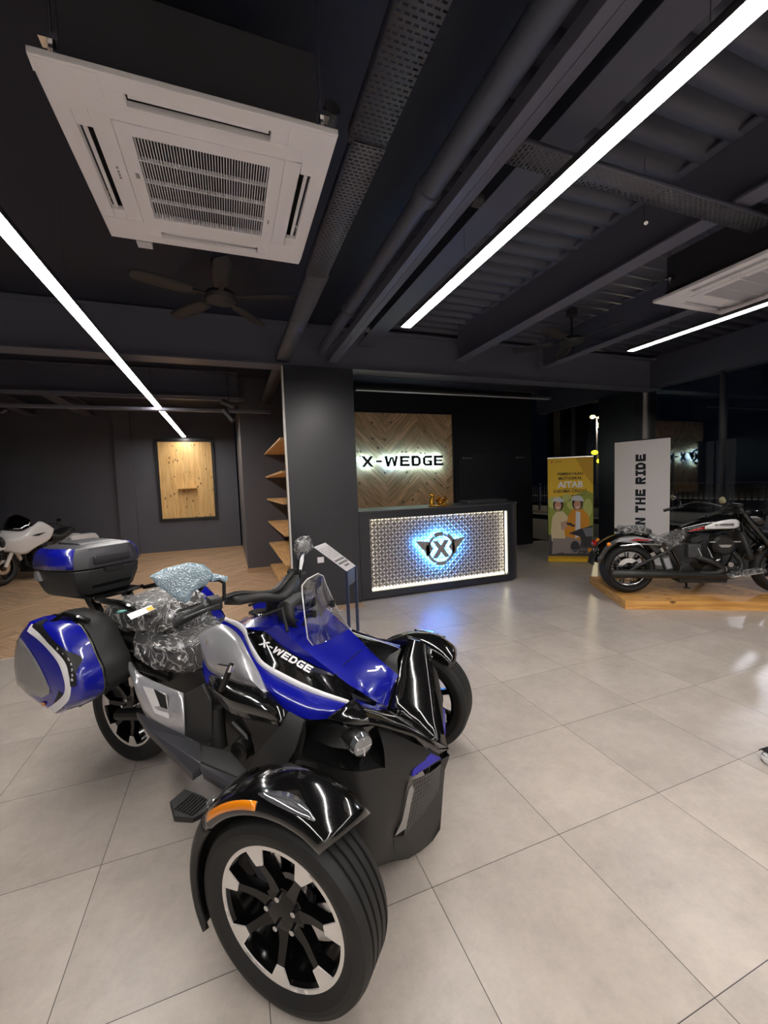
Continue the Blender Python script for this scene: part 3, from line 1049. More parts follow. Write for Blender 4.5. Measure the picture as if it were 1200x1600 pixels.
# loose wires and a little suspended clip by the right-hand lamp
tag(MB().tube([(2.55, 1.95, 3.1), (2.55, 1.95, 3.49)], .003, 6).tube([(2.54, 1.93, 3.08), (2.60, 1.97, 3.13)], .012, 8).build('ceiling_clip', 'chrome'), 'small shiny clip on a wire beside the crossing cable tray', 'clip')

# ================================================================ LEFT BAY
# wooden display board with a little shelf
t = thing('wall_display_board', 'pine wall board with black frame and a small shelf on the back wall', 'display board', (-.95, YB, 0))
mb = MB()
n = 9
for k in range(n):
    x0 = -.585 + 1.17 * k / n
    mb.box((x0 + .0008, -.035, .86), (x0 + 1.17 / n - .0008, -.015, 2.69))
mb.build('boards', 'pine', t, merge=False)
MB().box((-.645, -.03, .80), (.645, -.004, 2.75)).build('backing', 'black_metal', t)
MB().box((-.645, -.06, .80), (-.6, -.03, 2.75)).box((.6, -.06, .80), (.645, -.03, 2.75)).box((-.6, -.06, .80), (.6, -.03, .845)).box((-.6, -.06, 2.705), (.6, -.03, 2.75)).build('frame', 'black_metal', t, bevel=.002)
MB().box((-.20, -.22, 1.56), (.21, -.035, 1.59)).build('shelf', 'pine', t, bevel=.002)

# shelf boards between the partition and the black pillar
for k, (z, nm) in enumerate(((.10, 'bottom'), (.50, 'second'), (.89, 'third'), (1.295, 'fourth'), (1.69, 'fifth'), (2.10, 'top'))):
    o = MB().box((.62, 5.252, z), (1.418, 7.70, z + .028)).build('shelf_board', 'shelf_wood', bevel=.002)
    tag(o, ['lowest oak shelf board left of the black pillar, nearest the floor', 'oak shelf board left of the black pillar, second from the floor',
            'oak shelf board left of the black pillar, third from the floor', 'oak shelf board left of the black pillar, third from the top',
            'oak shelf board left of the black pillar, second from the top', 'topmost oak shelf board left of the black pillar'][k], 'shelf', 'oak shelves beside the pillar')

# ================================================================ RECEPTION COUNTER
t = thing('reception_counter', 'black reception counter with a lit tread plate front and round right end', 'counter', (0, 5.0, 0))
CX0, CX1, CZ = 1.518, 4.10, 1.165
R_ = .30
def outline(off=0.0):
    P = [(CX0, 0 + off), (CX1 - R_, 0 + off)]
    for k in range(1, 9):
        a = -PI / 2 + PI / 2 * k / 8
        P.append((CX1 - R_ + (R_ - off) * math.cos(a), R_ + (R_ - off) * math.sin(a)))
    P += [(CX1 - off, .75), (CX0, .75)]
    return P
# carcass with a real recess for the plate
ix0, ix1, iz0, iz1 = 1.66, 3.83, .115, 1.055
m = MB()
def vwall(m, x0, x1, z0, z1, y0=.0, y1=.02):
    m.box((x0, y0, z0), (x1, y1, z1))
vwall(m, CX0, ix0, .03, CZ - .02)
vwall(m, ix1, CX1 - R_, .03, CZ - .02) if ix1 < CX1 - R_ else None
vwall(m, ix0, min(ix1, CX1 - R_ + .03), .03, iz0)
vwall(m, ix0, min(ix1, CX1 - R_ + .03), iz1, CZ - .02)
O = outline()
arc = [p for p in O[1:-1]]
m.grid([[(x, y, .03) for x, y in arc], [(x, y, CZ - .02) for x, y in arc]])
m.box((CX0, .73, .03), (CX1, .75, CZ - .35))
m.box((ix0 - .002, .02, iz0 - .01), (ix0, .11, iz1 + .01)); m.box((ix1 - .03, .02, iz0 - .01), (ix1 - .028, .11, iz1 + .01))
m.box((ix0, .02, iz0 - .012), (ix1 - .03, .11, iz0 - .002)); m.box((ix0, .02, iz1 + .002), (ix1 - .03, .11, iz1 + .012))
m.build('carcass', 'wall_dark', t)
MB().slab([(x, y + .02, 0) for x, y in outline(.03)], (0, 0, .03)).build('plinth', 'charcoal', t)
MB().slab([(x, y - .008, CZ - .02) for x, y in outline(-.008)], (0, 0, .02)).build('worktop', 'charcoal', t, bevel=.003)
MB().grid([[(x, y, CZ - .018) for x, y in outline(-.0095)[:-1]], [(x, y, CZ - .010) for x, y in outline(-.0095)[:-1]]]).build('edge_strip', 'lamp_off', t, solid=.001)
# tread plate: sheet with crossed raised lozenges
m = MB().box((ix0 - .002, .105, iz0 - .01), (ix1 - .028, .11, iz1 + .01))
st = .0475
rows_, cols_ = int((iz1 - iz0) / st * 1.0), int((ix1 - ix0) / st)
c_ = math.sqrt(.5)
for i in range(cols_):
    for j in range(rows_ + 1):
        x = ix0 + (i + .5) * st; z = iz0 + (j + .5) * st
        if x > ix1 - .045 or z > iz1 - .01: continue
        s_ = 1 if (i + j) % 2 else -1
        u = Vector((c_, 0, s_ * c_)); v = Vector((-s_ * c_, 0, c_))
        C0 = Vector((x, .105, z))
        L, W = .027, .0125
        base = [C0 + u * L, C0 + v * W, C0 - u * L, C0 - v * W]
        top = [C0 + Vector((0, -.005, 0)) + d for d in (u * L * .72, v * W * .5, u * -L * .72, v * -W * .5)]
        m.add(base + top, [(0, 1, 5, 4), (1, 2, 6, 5), (2, 3, 7, 6), (3, 0, 4, 7), (4, 5, 6, 7)], 1)
m.build('tread_plate', ['tread', 'tread_top'], t, merge=False, recalc=False, ang=10)
m = MB().box((ix0 + .01, .085, iz0 + .002), (ix1 - .05, .100, iz0 + .012))
m.build('led_strip', 'led_warm', t)
MB().box((ix0 + .01, .085, iz1 - .008), (ix1 - .05, .100, iz1 - .001)).build('led_strip', 'led_warm', t)
MB().box((ix1 - .050, .04, iz0 + .01), (ix1 - .036, .055, iz1 - .01)).build('led_strip', 'led_warm', t)
MB().box((ix0 + .0, .085, iz0 + .01), (ix0 + .008, .100, iz1 - .01)).build('led_strip', 'led_warm', t)
EC = (2.70, .030, .585)
em = emblem(MB(), EC, Vector((1, 0, 0)), Vector((0, 0, 1)), Vector((0, 1, 0)), .272, .020)
eo = em.build('emblem', plain('brushed_grey_metal', srgb(150, 142, 138), .45, metal=.2), t)
emblem(MB(), (EC[0], EC[1] + .0202, EC[2]), Vector((1, 0, 0)), Vector((0, 0, 1)), Vector((0, 1, 0)), .270, .002).build('backlight', 'led_blue', t)
# glass screen and gold ornament on the worktop
g = MB().box((3.35, 5.36, CZ + .001), (4.06, 5.62, CZ + .045)).build('glass_tray', 'charcoal', bevel=.004)
tag(g, 'low dark tray standing at the round right end of the reception counter', 'tray')
t = thing('ornament', 'small golden sculpted ornament standing on the reception counter', 'ornament', (2.78, 5.22, CZ + .0005))
m = MB().box((-.16, -.04, 0), (.16, .04, .015))
m.build('base', 'gold', t, bevel=.003)
m = MB()
rr = random.Random(3)
for cx, hh in ((-.10, .17), (.0, .13), (.09, .12)):
    pts = [(cx, 0, .015)]
    for k in range(4):
        pts.append((cx + rr.uniform(-.03, .03), rr.uniform(-.02, .02), .015 + hh * (k + 1) / 4))
    m.tube(pts, [.028, .034, .03, .024, .010], 8)
    for k in range(9):
        m.sphere((cx + rr.uniform(-.045, .045), rr.uniform(-.025, .025), rr.uniform(.03, hh)), (rr.uniform(.010, .02), .014, rr.uniform(.008, .018)), 8, 5)
m.build('figures', 'gold', t)

# ================================================================ WALL SIGN
t = thing('wall_sign_panel', 'oiled herringbone pine panel with dark frame on the wall behind the counter', 'wall panel', (0, 7.72, 0))
m = MB()
for P, U in herringbone(None, 1.56, 4.44, .99, 2.90, .96, .12, 0, 0):
    m.add([(x, -.045, z) for x, z in P], [tuple(range(len(P)))], 0, [U])
m.box((1.56, -.044, .99), (4.44, -.02, 2.90), 0)
m.build('boards', 'pine_dark', t, merge=False, recalc=False)
MB().box((4.44, -.075, .95), (4.49, -.0, 2.94)).box((1.53, -.075, 2.90), (4.44, -.0, 2.94)).build('frame', 'black_metal', t)
t2 = thing('lettering_sign', 'black X-WEDGE letters with cool backlight mounted on the herringbone panel', 'sign', (0, 7.72, 0))
m = MB()
wd = block_text(m, 'X-WEDGE', (2.40, -.150, 1.845), (1, 0, 0), (0, 0, 1), (0, 1, 0), .205, .028, gap=.19, xs=1.165, t=.235)
em = emblem(m, (1.97, -.150, 1.95), Vector((1, 0, 0)), Vector((0, 0, 1)), Vector((0, 1, 0)), .24, .028)
m.build('letters', 'black_metal', t2)
for px, pz in ((1.97, 2.12), (1.97, 1.79), (2.50, 1.945), (2.68, 1.948), (2.85, 1.95), (3.12, 1.95), (3.36, 1.95), (3.60, 1.95), (3.88, 1.95)):
    MB().tube([(px, -.123, pz), (px, -.044, pz)], .005, 6).build('standoff_pin', 'black_metal', t2)
m = MB()
block_text(m, 'X-WEDGE', (2.40, -.1218, 1.845), (1, 0, 0), (0, 0, 1), (0, 1, 0), .205, .002, gap=.19, xs=1.165, t=.235)
emblem(m, (1.97, -.1218, 1.95), Vector((1, 0, 0)), Vector((0, 0, 1)), Vector((0, 1, 0)), .24, .002)
m.build('backlight', 'led_cool', t2)
# flush dark cabinet doors with small fittings
t = thing('wall_cabinet', 'flush black double door cabinet on the wall right of the wooden panel', 'cabinet', (0, 7.72, 0))
MB().box((4.60, -.03, .0), (5.485, -.001, 2.10)).build('door', 'wall_dark', t, bevel=.003)
MB().box((5.495, -.03, .0), (6.40, -.001, 2.10)).build('door', 'wall_dark', t, bevel=.003)
for x in (4.70, 6.08):
    MB().box((x, -.036, 1.985), (x + .22, -.0305, 2.005)).box((x, -.04, 1.97), (x + .02, -.0305, 2.02)).build('fitting', 'decal_grey', t)

# ================================================================ INFO STAND
t = thing('information_stand', 'blue black metal info stand with sloping white price card by the trike', 'stand', (.9, 3.5, 0))
P1, P2, P3, P4 = [Vector(p) - Vector((.9, 3.5, 0)) for p in ((.922, 3.483, .75), (1.071, 3.688, .75), (.78, 3.80, 1.0), (.632, 3.595, 1.0))]
P3, P4 = [Vector(p) - Vector((.9, 3.5, 0)) for p in ((.777, 3.63, 1.0), (.632, 3.42, 1.0))]
nrm = (P2 - P1).cross(P4 - P1).normalized()
M['stand'] = plain('blue_black_powder_coat', srgb(46, 52, 78), .35)
MB().slab([P1, P2, P3, P4], -nrm * .006).build('top_plate', 'stand', t)
m = MB().slab([p + nrm * .001 for p in (P1.lerp(P2, .02), P2.lerp(P1, .02), P3, P4)], nrm * .0012)
m.build('price_card', 'decal', t)
ux = (P2 - P1).normalized(); uy = (P4 - P1).normalized(); Lx = (P2 - P1).length; Ly = (P4 - P1).length
m = MB()
for r in range(3):
    for k in range(6 if r else 3):
        a = P1 + ux * (.03 + .034 * k + (.0 if r else .06)) + uy * (.05 + .045 * r) + nrm * .003
        m.slab([a, a + ux * .022, a + ux * .022 + uy * .024, a + uy * .024], nrm * .0003)
for r in range(7):
    a = P1 + ux * .02 + uy * (.20 + .022 * r) + nrm * .003
    for k in range(5):
        b = a + ux * (.045 * k)
        m.slab([b, b + ux * (.018 + .004 * ((r * 3 + k) % 4)), b + ux * (.018 + .004 * ((r * 3 + k) % 4)) + uy * .005, b + uy * .005], nrm * .0003)
m.build('card_print', 'decal_black', t)
m = MB()
down = Vector((0, 0, -1))
ox = ux.cross(Vector((0, 0, 1))).normalized()
m.slab([P1, P2, P2 + down * .14, P1 + down * .14], -ox * .004 if False else Vector((.0, .0, 0)) + ox * .004)
m.build('apron', 'stand', t)
for p in (P1 + ux * .012, P2 - ux * .012):
    m = MB().obox((p.x, p.y, p.z / 2), (.012, .012, p.z / 2), ux, ox, (0, 0, 1))
    m.build('leg', 'stand', t)
q = (P1 + P2) / 2
MB().obox((q.x - .14, q.y + .0, .004), (.14, Lx / 2, .004), (-.82, .57, 0), ux, (0, 0, 1)).build('base_plate', 'stand', t)

# small white label on the pillar
tag(MB().box((.965, 4.996, .565), (1.045, 4.9995, .635)).build('wall_socket', 'white'), 'small white socket plate low on the black pillar behind the windscreen', 'socket')

# ================================================================ BANNERS
bA, bB = Vector((5.348, 5.899, 0)), Vector((5.948, 5.465, 0))
t = thing('roll_up_banner', 'yellow roll-up banner showing two smiling riders in helmets', 'banner', bA)
ax = (bB - bA).normalized(); BW = (bB - bA).length; BH = 1.80; az = Vector((0, 0, 1)); an = ax.cross(az)   # an faces the viewer side
if an.y > 0: an = -an
pm = {k: plain('print_' + k, c, .6) for k, c in dict(yel=srgb(236, 192, 40), dyel=srgb(206, 160, 26), green=srgb(150, 160, 60), lgreen=srgb(190, 196, 110), grey=srgb(70, 66, 66), cream=srgb(226, 208, 164), skin=srgb(206, 150, 120), helm=srgb(205, 205, 208), hair=srgb(34, 30, 28), jack=srgb(222, 148, 24), shirt=srgb(222, 222, 222), pants=srgb(150, 138, 132), bike=srgb(52, 52, 56), bike2=srgb(120, 122, 130), white=srgb(240, 240, 240), blk=srgb(30, 26, 20), org=srgb(220, 80, 20), pink=srgb(200, 160, 140)).items()}
keys = list(pm)
B = lambda u, v, L_=0: ax * (u * BW) + az * (.06 + v * BH) + an * (.004 + .0006 * L_)
m = MB()
def bp(P, key, L_):
    m.add([B(u, v, L_) for u, v in P], [tuple(range(len(P)))] if len(P) == 4 and False else [tuple(t_) for t_ in tessellate_polygon([[Vector((u, v, 0)) for u, v in P]])], keys.index(key))
def be(u, v, ru, rv, key, L_, n=20, a0=0, a1=2 * PI):
    bp([(u + ru * math.cos(a0 + (a1 - a0) * k / n), v + rv * math.sin(a0 + (a1 - a0) * k / n)) for k in range(n)], key, L_)
bp([(0, 0), (1, 0), (1, 1), (0, 1)], 'yel', 0)
bp([(.62, .99), (.99, .99), (.99, .72), (.80, .84)], 'dyel', 1)
bp([(0, .16), (1, .16), (1, .64), (.86, .67), (.6, .63), (.3, .62), (0, .58)], 'green', 1)
be(.55, .55, .13, .07, 'lgreen', 2); be(.88, .5, .10, .09, 'lgreen', 2); be(.10, .56, .10, .06, 'lgreen', 2); be(.42, .60, .10, .04, 'lgreen', 2)
bp([(0, .0), (1, .0), (1, .18), (.7, .22), (.3, .20), (0, .24)], 'grey', 2)
# passenger
bp([(.08, .17), (.38, .17), (.46, .30), (.44, .42), (.34, .47), (.20, .47), (.10, .42), (.06, .28)], 'cream', 3)
bp([(.08, .04), (.34, .06), (.40, .20), (.10, .20)], 'pants', 4)
be(.23, .535, .115, .062, 'hair', 4); be(.225, .525, .075, .048, 'skin', 5)
be(.22, .55, .135, .062, 'helm', 6, 16, .05 * PI, .95 * PI); bp([(.17, .512), (.27, .512), (.24, .503), (.2, .503)], 'white', 6)
# rider
bp([(.40, .16), (.86, .20), (.93, .36), (.88, .44), (.76, .49), (.54, .49), (.46, .43), (.36, .28)], 'jack', 5)
bp([(.60, .20), (.72, .22), (.72, .46), (.62, .47)], 'shirt', 6)
bp([(.34, .05), (.66, .05), (.74, .18), (.40, .22)], 'pants', 6)
be(.655, .545, .115, .068, 'hair', 6); be(.655, .53, .078, .052, 'skin', 7)
be(.65, .56, .145, .066, 'helm', 8, 16, .02 * PI, .98 * PI); bp([(.61, .514), (.70, .514), (.68, .503), (.63, .503)], 'white', 8)
bp([(.40, .36), (.50, .355), (.62, .325), (.56, .315), (.42, .34)], 'bike', 9)
bp([(.46, .25), (.68, .29), (.99, .33), (.99, .13), (.80, .12), (.70, .22)], 'bike', 8)
bp([(.76, .30), (.99, .31), (.99, .22), (.84, .22)], 'bike2', 9); be(.60, .12, .10, .055, 'bike', 9)
bp([(.28, .36), (.44, .38), (.42, .31), (.30, .28)], 'pink', 7)
# text
def ft(s, u, v, size, key, L_=10, bold=0.0, al='CENTER'):
    font_text(m, s, B(u, v, L_), ax, az, size, keys.index(key), bold, al)
ft('PEMBIAYAAN', .5, .825, .070, 'blk', bold=.0012); ft('MOTOSIKAL', .5, .782, .070, 'blk', bold=.0012)
ft('AITAB', .5, .705, .148, 'white', bold=.004); ft('SHENMA CREDIT', .49, .655, .072, 'blk', bold=.0012)
ft('AL IJARAH THUMMA AL BAI', .5, .688, .020, 'blk'); ft('SHENMA', .24, .955, .030, 'blk'); bp([(.06, .95), (.09, .95), (.12, .972), (.09, .972)], 'org', 10)
ft('Jom naik motor', .68, .622, .036, 'blk')
bp([(.88, .065), (.96, .065), (.96, .105), (.88, .105)], 'jack', 10)
for u0, u1, v in ((.70, .86, .095), (.52, .86, .080), (.52, .62, .055), (.68, .78, .055), (.84, .96, .055)):
    bp([(u0, v), (u1, v), (u1, v + .008), (u0, v + .008)], 'bike2', 10)
bp([(0, .0), (1, .0), (1, .022), (0, .022)], 'dyel', 11)
m.build('print', [pm[k] for k in keys], t, merge=False, recalc=False)
MB().obox(ax * BW / 2 + az * (.06 + BH / 2), (BW / 2, .0015, BH / 2), ax, an, az).build('fabric', 'banner_white', t)
MB().obox(ax * BW / 2 + az * .03, (BW / 2 + .01, .045, .03), ax, an, az).build('base_cassette', 'yellow', t, bevel=.008)
MB().obox(ax * BW / 2 + az * (.06 + BH), (BW / 2 + .005, .006, .008), ax, an, az).build('top_rail', 'chrome', t)
MB().tube([ax * BW / 2 - an * .03 + az * .05, ax * BW / 2 - an * .02 + az * 1.86], .008, 8).build('pole', 'chrome', t)

wA, wB = Vector((5.95, 5.04, 0)), Vector((6.20, 4.30, 0))
t = thing('hanging_banner', 'tall white banner with bold black sideways lettering behind the black cruiser', 'banner', wA)
ax = (wB - wA).normalized(); an = ax.cross(az)
if an.x > 0: an = -an
L2 = (wB - wA).length; top = 2.045
m = MB().obox(ax * L2 / 2 + az * (top / 2 + .05), (L2 / 2, .0015, top / 2 - .05), ax, an, az)
m.build('fabric', 'banner_white', t)
m = MB()
block_text(m, 'IN THE RIDE', ax * (L2 * .585) + az * .62 + an * .003, (0, 0, 1), -ax, an, .145, 0, gap=.17, t=.29, xs=.875)
m.build('lettering', 'decal_black', t, recalc=False)
MB().obox(ax * L2 / 2 + az * (top + .008), (L2 / 2 + .03, .008, .009), ax, an, az).build('top_rail', 'black_metal', t)
MB().tube([ax * L2 / 2 - an * .03 + az * .02, ax * L2 / 2 - an * .015 + az * (top + .01)], .010, 8).obox(ax * L2 / 2 - an * .03 + az * .012, (L2 / 2, .06, .012), ax, an, az).build('stand', 'black_metal', t)

# ================================================================ SNEAKER at the right edge
t = thing('sneaker', 'toe of a white sneaker with black trim on the floor at the right edge', 'shoe', (2.50, 1.235, 0), math.radians(-20))
def foot(z0, z1, grow=0):
    return None
prof = [(0, .0), (.01, .028), (.035, .044), (.09, .050), (.17, .042), (.24, .040), (.285, .030), (.30, .0)]
out = [(x, y) for x, y in prof] + [(x, -y) for x, y in prof[-2:0:-1]]
m = MB()
rings = []
for sc, z in ((.97, 0), (1.0, .012), (1.0, .028), (.97, .034)):
    rings.append([(.15 + (x - .15) * sc, y * sc, z) for x, y in out])
rings = [r + [r[0]] for r in rings]
m.grid(rings).poly([(x, y, 0) for x, y in out])
m.build('sole', 'white_paint', t)
m = MB()
rings = []
for k, (zf, zh, sc) in enumerate(((.034, .034, .94), (.05, .06, .93), (.062, .085, .82), (.07, .105, .62), (.075, .115, .45))):
    rings.append([(.15 + (x - .15) * sc + .012 * k, y * sc, zf + (zh - zf) * (x / .3)) for x, y in out])
rings = [r + [r[0]] for r in rings]
m.grid(rings, smooth_v=2).poly(rings[-1][:-1])
m.build('upper', 'decal', t)
m = MB()
m.grid([[(.015 + .02 * k, s_ * .045 * (1 - .3 * q), .040 + .018 * q + .006 * k) for k in range(4)] for s_, q in ((1, 0), (1, .6), (.3, 1), (-.3, 1), (-1, .6), (-1, 0))])
m.build('toe_trim', 'decal_black', t, solid=.003)

# ================================================================ THREE-WHEEL MOTORCYCLE
# local frame: +x forward from the front axle, +y the machine's left, z up
TH = math.radians(-43.5)
TO = (0.5384, 1.6421, 0)
T = thing('three_wheel_motorcycle', 'blue, silver and black three-wheel touring motorcycle with two front wheels and travel cases', 'motorcycle', TO, TH)
V = Vector
def mid(a, b, t=.5, out=(0, 0, 0)):
    return V(a).lerp(V(b), t) + V(out)


def wheel(name, cx, cy, R, W, side, rimr=.212, phase=.2, nsp=7):
    """road wheel: tyre, black spoked rim, machined face, brake disc; side=-1 shows its face to the right"""
    s = side
    h = W / 2
    c = (cx, cy, R)
    # tyre
    prof = [(rimr - .012, -h * .72), (rimr + .004, -h * .86), (rimr + .03, -h * 1.0), (R - .03, -h * 1.0), (R - .010, -h * .90), (R - .003, -h * .74)]
    g = [-.52, -.18, .18, .52]
    for q in g:
        y = q * h
        prof += [(R, y - .0050), (R - .007, y - .0035), (R - .007, y + .0035), (R, y + .0050)]
    prof += [(R - .003, h * .74), (R - .010, h * .90), (R - .03, h * 1.0), (rimr + .03, h * 1.0), (rimr + .004, h * .86), (rimr - .012, h * .72)]
    wheel_o = MB()
    # black rim: barrel, hub, spokes
    f = s * h * .80            # plane of the face
    wheel_o.lathe([(rimr - .006, -s * h * .8), (rimr - .022, -s * h * .7), (rimr - .026, 0), (rimr - .020, f - s * .012), (rimr - .010, f - s * .004)], c, 'Y', 56)
    wheel_o.lathe([(.0, f - s * .018), (.045, f - s * .016), (.070, f - s * .022), (.074, f - s * .05), (.05, 0), (.0, 0)], c, 'Y', 28)
    o = wheel_o
    for k in range(nsp):
        a = phase + 2 * PI * k / nsp
        er, et = V((math.cos(a), 0, math.sin(a))), V((-math.sin(a), 0, math.cos(a)))
        P = lambda r, t, y: V(c) + er * r + et * t + V((0, y, 0))
        y0, y1 = f - s * .020, f - s * .004
        vs = []
        for (r_, wd, yf) in ((.04, .026, y0), (.10, .017, y0 + s * .004), (.150, .015, y1), (rimr - .014, .030, y1)):
            vs += [P(r_, -wd, yf - s * .030), P(r_, -wd * .78, yf), P(r_, wd * .78, yf), P(r_, wd, yf - s * .030)]
        fs = []
        for q in range(3):
            for j in range(3):
                fs.append((q * 4 + j, q * 4 + j + 1, (q + 1) * 4 + j + 1, (q + 1) * 4 + j))
        o.add(vs, fs)
    w = o.build(name, 'rim_black', T, ang=28)
    ty = MB().lathe(prof, c, 'Y', 72, closed=True).build('tyre', 'rubber', w, ang=22)
    # machined lip with a tooth over each spoke
    m = MB()
    n = nsp * 10
    for k in range(n):
        a0, a1 = phase + 2 * PI * (k - 1.5) / n, phase + 2 * PI * (k - .5) / n
        tooth = k % 10 in (0, 1, 2, 3)
        def rin(a):
            d = ((a - phase + PI / nsp) % (2 * PI / nsp)) - PI / nsp
            return d
        def Q(r, a):
            return V(c) + V((r * math.cos(a), f + s * .001, r * math.sin(a)))
        m.slab([Q(rimr - .013, a0), Q(rimr + .002, a0), Q(rimr + .002, a1), Q(rimr - .013, a1)], (0, -s * .004, 0))
    for k in range(nsp):
        a = phase + 2 * PI * k / nsp
        er, et = V((math.cos(a), 0, math.sin(a))), V((-math.sin(a), 0, math.cos(a)))
        Q = lambda r, t: V(c) + er * r + et * t + V((0, f + s * .0012, 0))
        m.slab([Q(.152, -.013), Q(rimr - .012, -.033), Q(rimr - .007, 0), Q(rimr - .012, .033), Q(.152, .013)], (0, -s * .004, 0))
    m.build('rim_face', 'alu', w)
    MB().lathe([(.075, 0), (.132, 0), (.132, -s * .006), (.075, -s * .006)], (cx, cy + s * .0, R), 'Y', 48, closed=True).build('brake_disc', 'chrome', w)
    MB().obox((cx - .10, cy + s * .004, R + .075), (.045, .02, .028), (.6, 0, -.8), (0, 1, 0), (.8, 0, .6)).build('brake_caliper', 'charcoal', w, bevel=.006)
    for k in range(5):
        a = .5 + 2 * PI * k / 5
        p = (cx + .050 * math.cos(a), cy + f - s * .018, R + .050 * math.sin(a))
        MB().tube([p, (p[0], p[1] + s * .014, p[2])], .0085, 6).build('wheel_nut', 'chrome', w)
    return w


wheel('front_wheel', 0, -.625, .285, .165, -1, phase=.18)
wheel('front_wheel', 0, .625, .285, .165, 1, phase=.18)
wheel('rear_wheel', -1.50, 0, .295, .215, -1, phase=.35)

# front fenders
def fender(sg):
    CY = .285
    sec = [(-.700, .303), (-.712, .316), (-.706, .340), (-.680, .358), (-.620, .368), (-.555, .362), (-.522, .342), (-.516, .312)]
    def pt(a, y, r):
        a = math.radians(a)
        return (r * math.cos(a), y * (-sg), CY + r * math.sin(a))
    m = MB()
    rows = []
    A0 = [59, 59, 58, 56, 53, 50, 49, 49]
    for q in range(21):
        k = max(0, 1 - q / 3)
        rows.append([pt(A0[i] + (139 - A0[i]) * q / 20, y, r - .008 * k) for i, (y, r) in enumerate(sec)])
    m.grid(rows, smooth=2, smooth_v=1)
    fe = m.build('front_fender', 'black_gloss', T, solid=.006, ang=40)
    rows = []
    for a in range(138, 207, 4):
        k = (a - 138) / 68
        rows.append([pt(a, y, r - .022 * k * (1 if r > .33 else .25)) for y, r in sec])
    MB().grid(rows, smooth=2, smooth_v=1).build('rear_flap', 'black_matte', fe, solid=.006, ang=40)
    m = MB()
    m.grid([[pt(a, y, r + .0045) for a in range(98, 137, 3)] for y, r in ((-.714, .326), (-.711, .336), (-.701, .346))])
    m.build('turn_signal', 'amber', fe, solid=.006)
    m = MB()
    m.grid([[pt(a, y0 + d * math.sin(math.radians((a - 68) * 180 / 30)), r + .004) for a in range(68, 99, 3)] for y0, d, r in ((-.690, -.014, .355), (-.690, .006, .357), (-.690, .030, .362))])
    m.build('position_lamp', 'clear_lens', fe, solid=.005)
    MB().tube([pt(95, -.53, .345), pt(92, -.42, .26), pt(90, -.30, .20)], .014, 8).build('fender_stay', 'black_metal', fe)
    return fe


fender(1)
fender(-1)

# central hull and frame so that no gap looks through
m = MB()
rows = []
for x, hw, z0, z1 in ((-1.30, .07, .38, .62), (-1.05, .12, .26, .62), (-.8, .17, .22, .66), (-.5, .20, .20, .70), (-.25, .22, .18, .66), (-.05, .24, .16, .58), (.10, .20, .16, .46)):
    rows.append([(x, -hw, z1), (x, -hw * 1.05, (z0 + z1) / 2), (x, -hw, z0), (x, hw, z0), (x, hw * 1.05, (z0 + z1) / 2), (x, hw, z1), (x, -hw, z1)])
m.grid(rows)
m.poly([p for p in rows[0][:-1]]).poly([p for p in rows[-1][:-1]])
m.build('frame_hull', 'black_matte', T, ang=30)
for sg in (-1, 1):
    for z, x0 in ((.17, .12), (.17, -.16), (.33, .09), (.33, -.12)):
        MB().tube([(x0, sg * .16, z), (0, sg * .56, z + .0)], .016, 10).build('suspension_arm', 'black_metal', T)
    MB().tube([(-.02, sg * .25, .52), (-.01, sg * .50, .22)], [.03, .026], 12).build('shock_absorber', 'charcoal', T)

# ---- lower front body (matte), right half then mirrored
A = [(-0.222, -0.37, 0.628), (-0.091, -0.385, 0.68), (0.002, -0.39, 0.702), (0.092, -0.375, 0.68), (0.144, -0.29, 0.66), (0.218, -0.17, 0.541), (0.289, -0.045, 0.432)]
Bm = [(-0.201, -0.43, 0.603), (-0.07, -0.455, 0.598), (0.051, -0.45, 0.586), (0.134, -0.42, 0.571), (0.19, -0.34, 0.544), (0.238, -0.235, 0.453), (0.3, -0.03, 0.396)]
Cm = [(-0.21, -0.44, 0.476), (-0.081, -0.45, 0.47), (0.042, -0.445, 0.467), (0.135, -0.415, 0.443), (0.181, -0.345, 0.389), (0.207, -0.27, 0.313)]
Dm = [(-0.213, -0.4, 0.236), (-0.102, -0.4, 0.222), (0.011, -0.39, 0.239), (0.102, -0.365, 0.235), (0.147, -0.315, 0.206), (0.172, -0.255, 0.216)]
Em = [(-0.183, -0.34, 0.013), (-0.096, -0.34, 0.031), (-0.004, -0.33, 0.068), (0.074, -0.3, 0.088), (0.126, -0.26, 0.095), (0.156, -0.2, 0.068)]
rec = lambda P, d: [V(p) + V(d) for p in P]
# recess wall behind the headlight opening: rows A -> inner -> B
inner = [(-0.106, -0.4, 0.629), (-0.095, -0.385, 0.623), (0.002, -0.365, 0.589), (0.095, -0.35, 0.592), (0.141, -0.29, 0.593)]
m = MB()
m.grid([[A[4], A[5], A[6]], [mid(A[4], Bm[4], .5, (.012, -.008, 0)), mid(A[5], Bm[5], .5, (.012, -.008, 0)), mid(A[6], Bm[6])], [Bm[4], Bm[5], Bm[6]]], smooth=3)
m.grid([[A[0], A[1]], [Bm[0], Bm[1]]], smooth=1)
m.grid([Bm[:6], Cm, Dm, Em], smooth=4, smooth_v=3)
m.both('front_bodywork', 'black_matte', T, ang=50)
m = MB().grid([[A[1], A[2], A[3], A[4]], [inner[1], inner[2], inner[3], inner[4]], [Bm[1], Bm[2], Bm[3], Bm[4]]])
m.both('headlight_recess', 'black_gloss', T, ang=20)
m = MB().grid([[mid(a, b, t, (0, -.012, 0)) for a, b in ((inner[1], inner[2]), (Bm[1], Bm[2]))] for t in (.1, .9)])
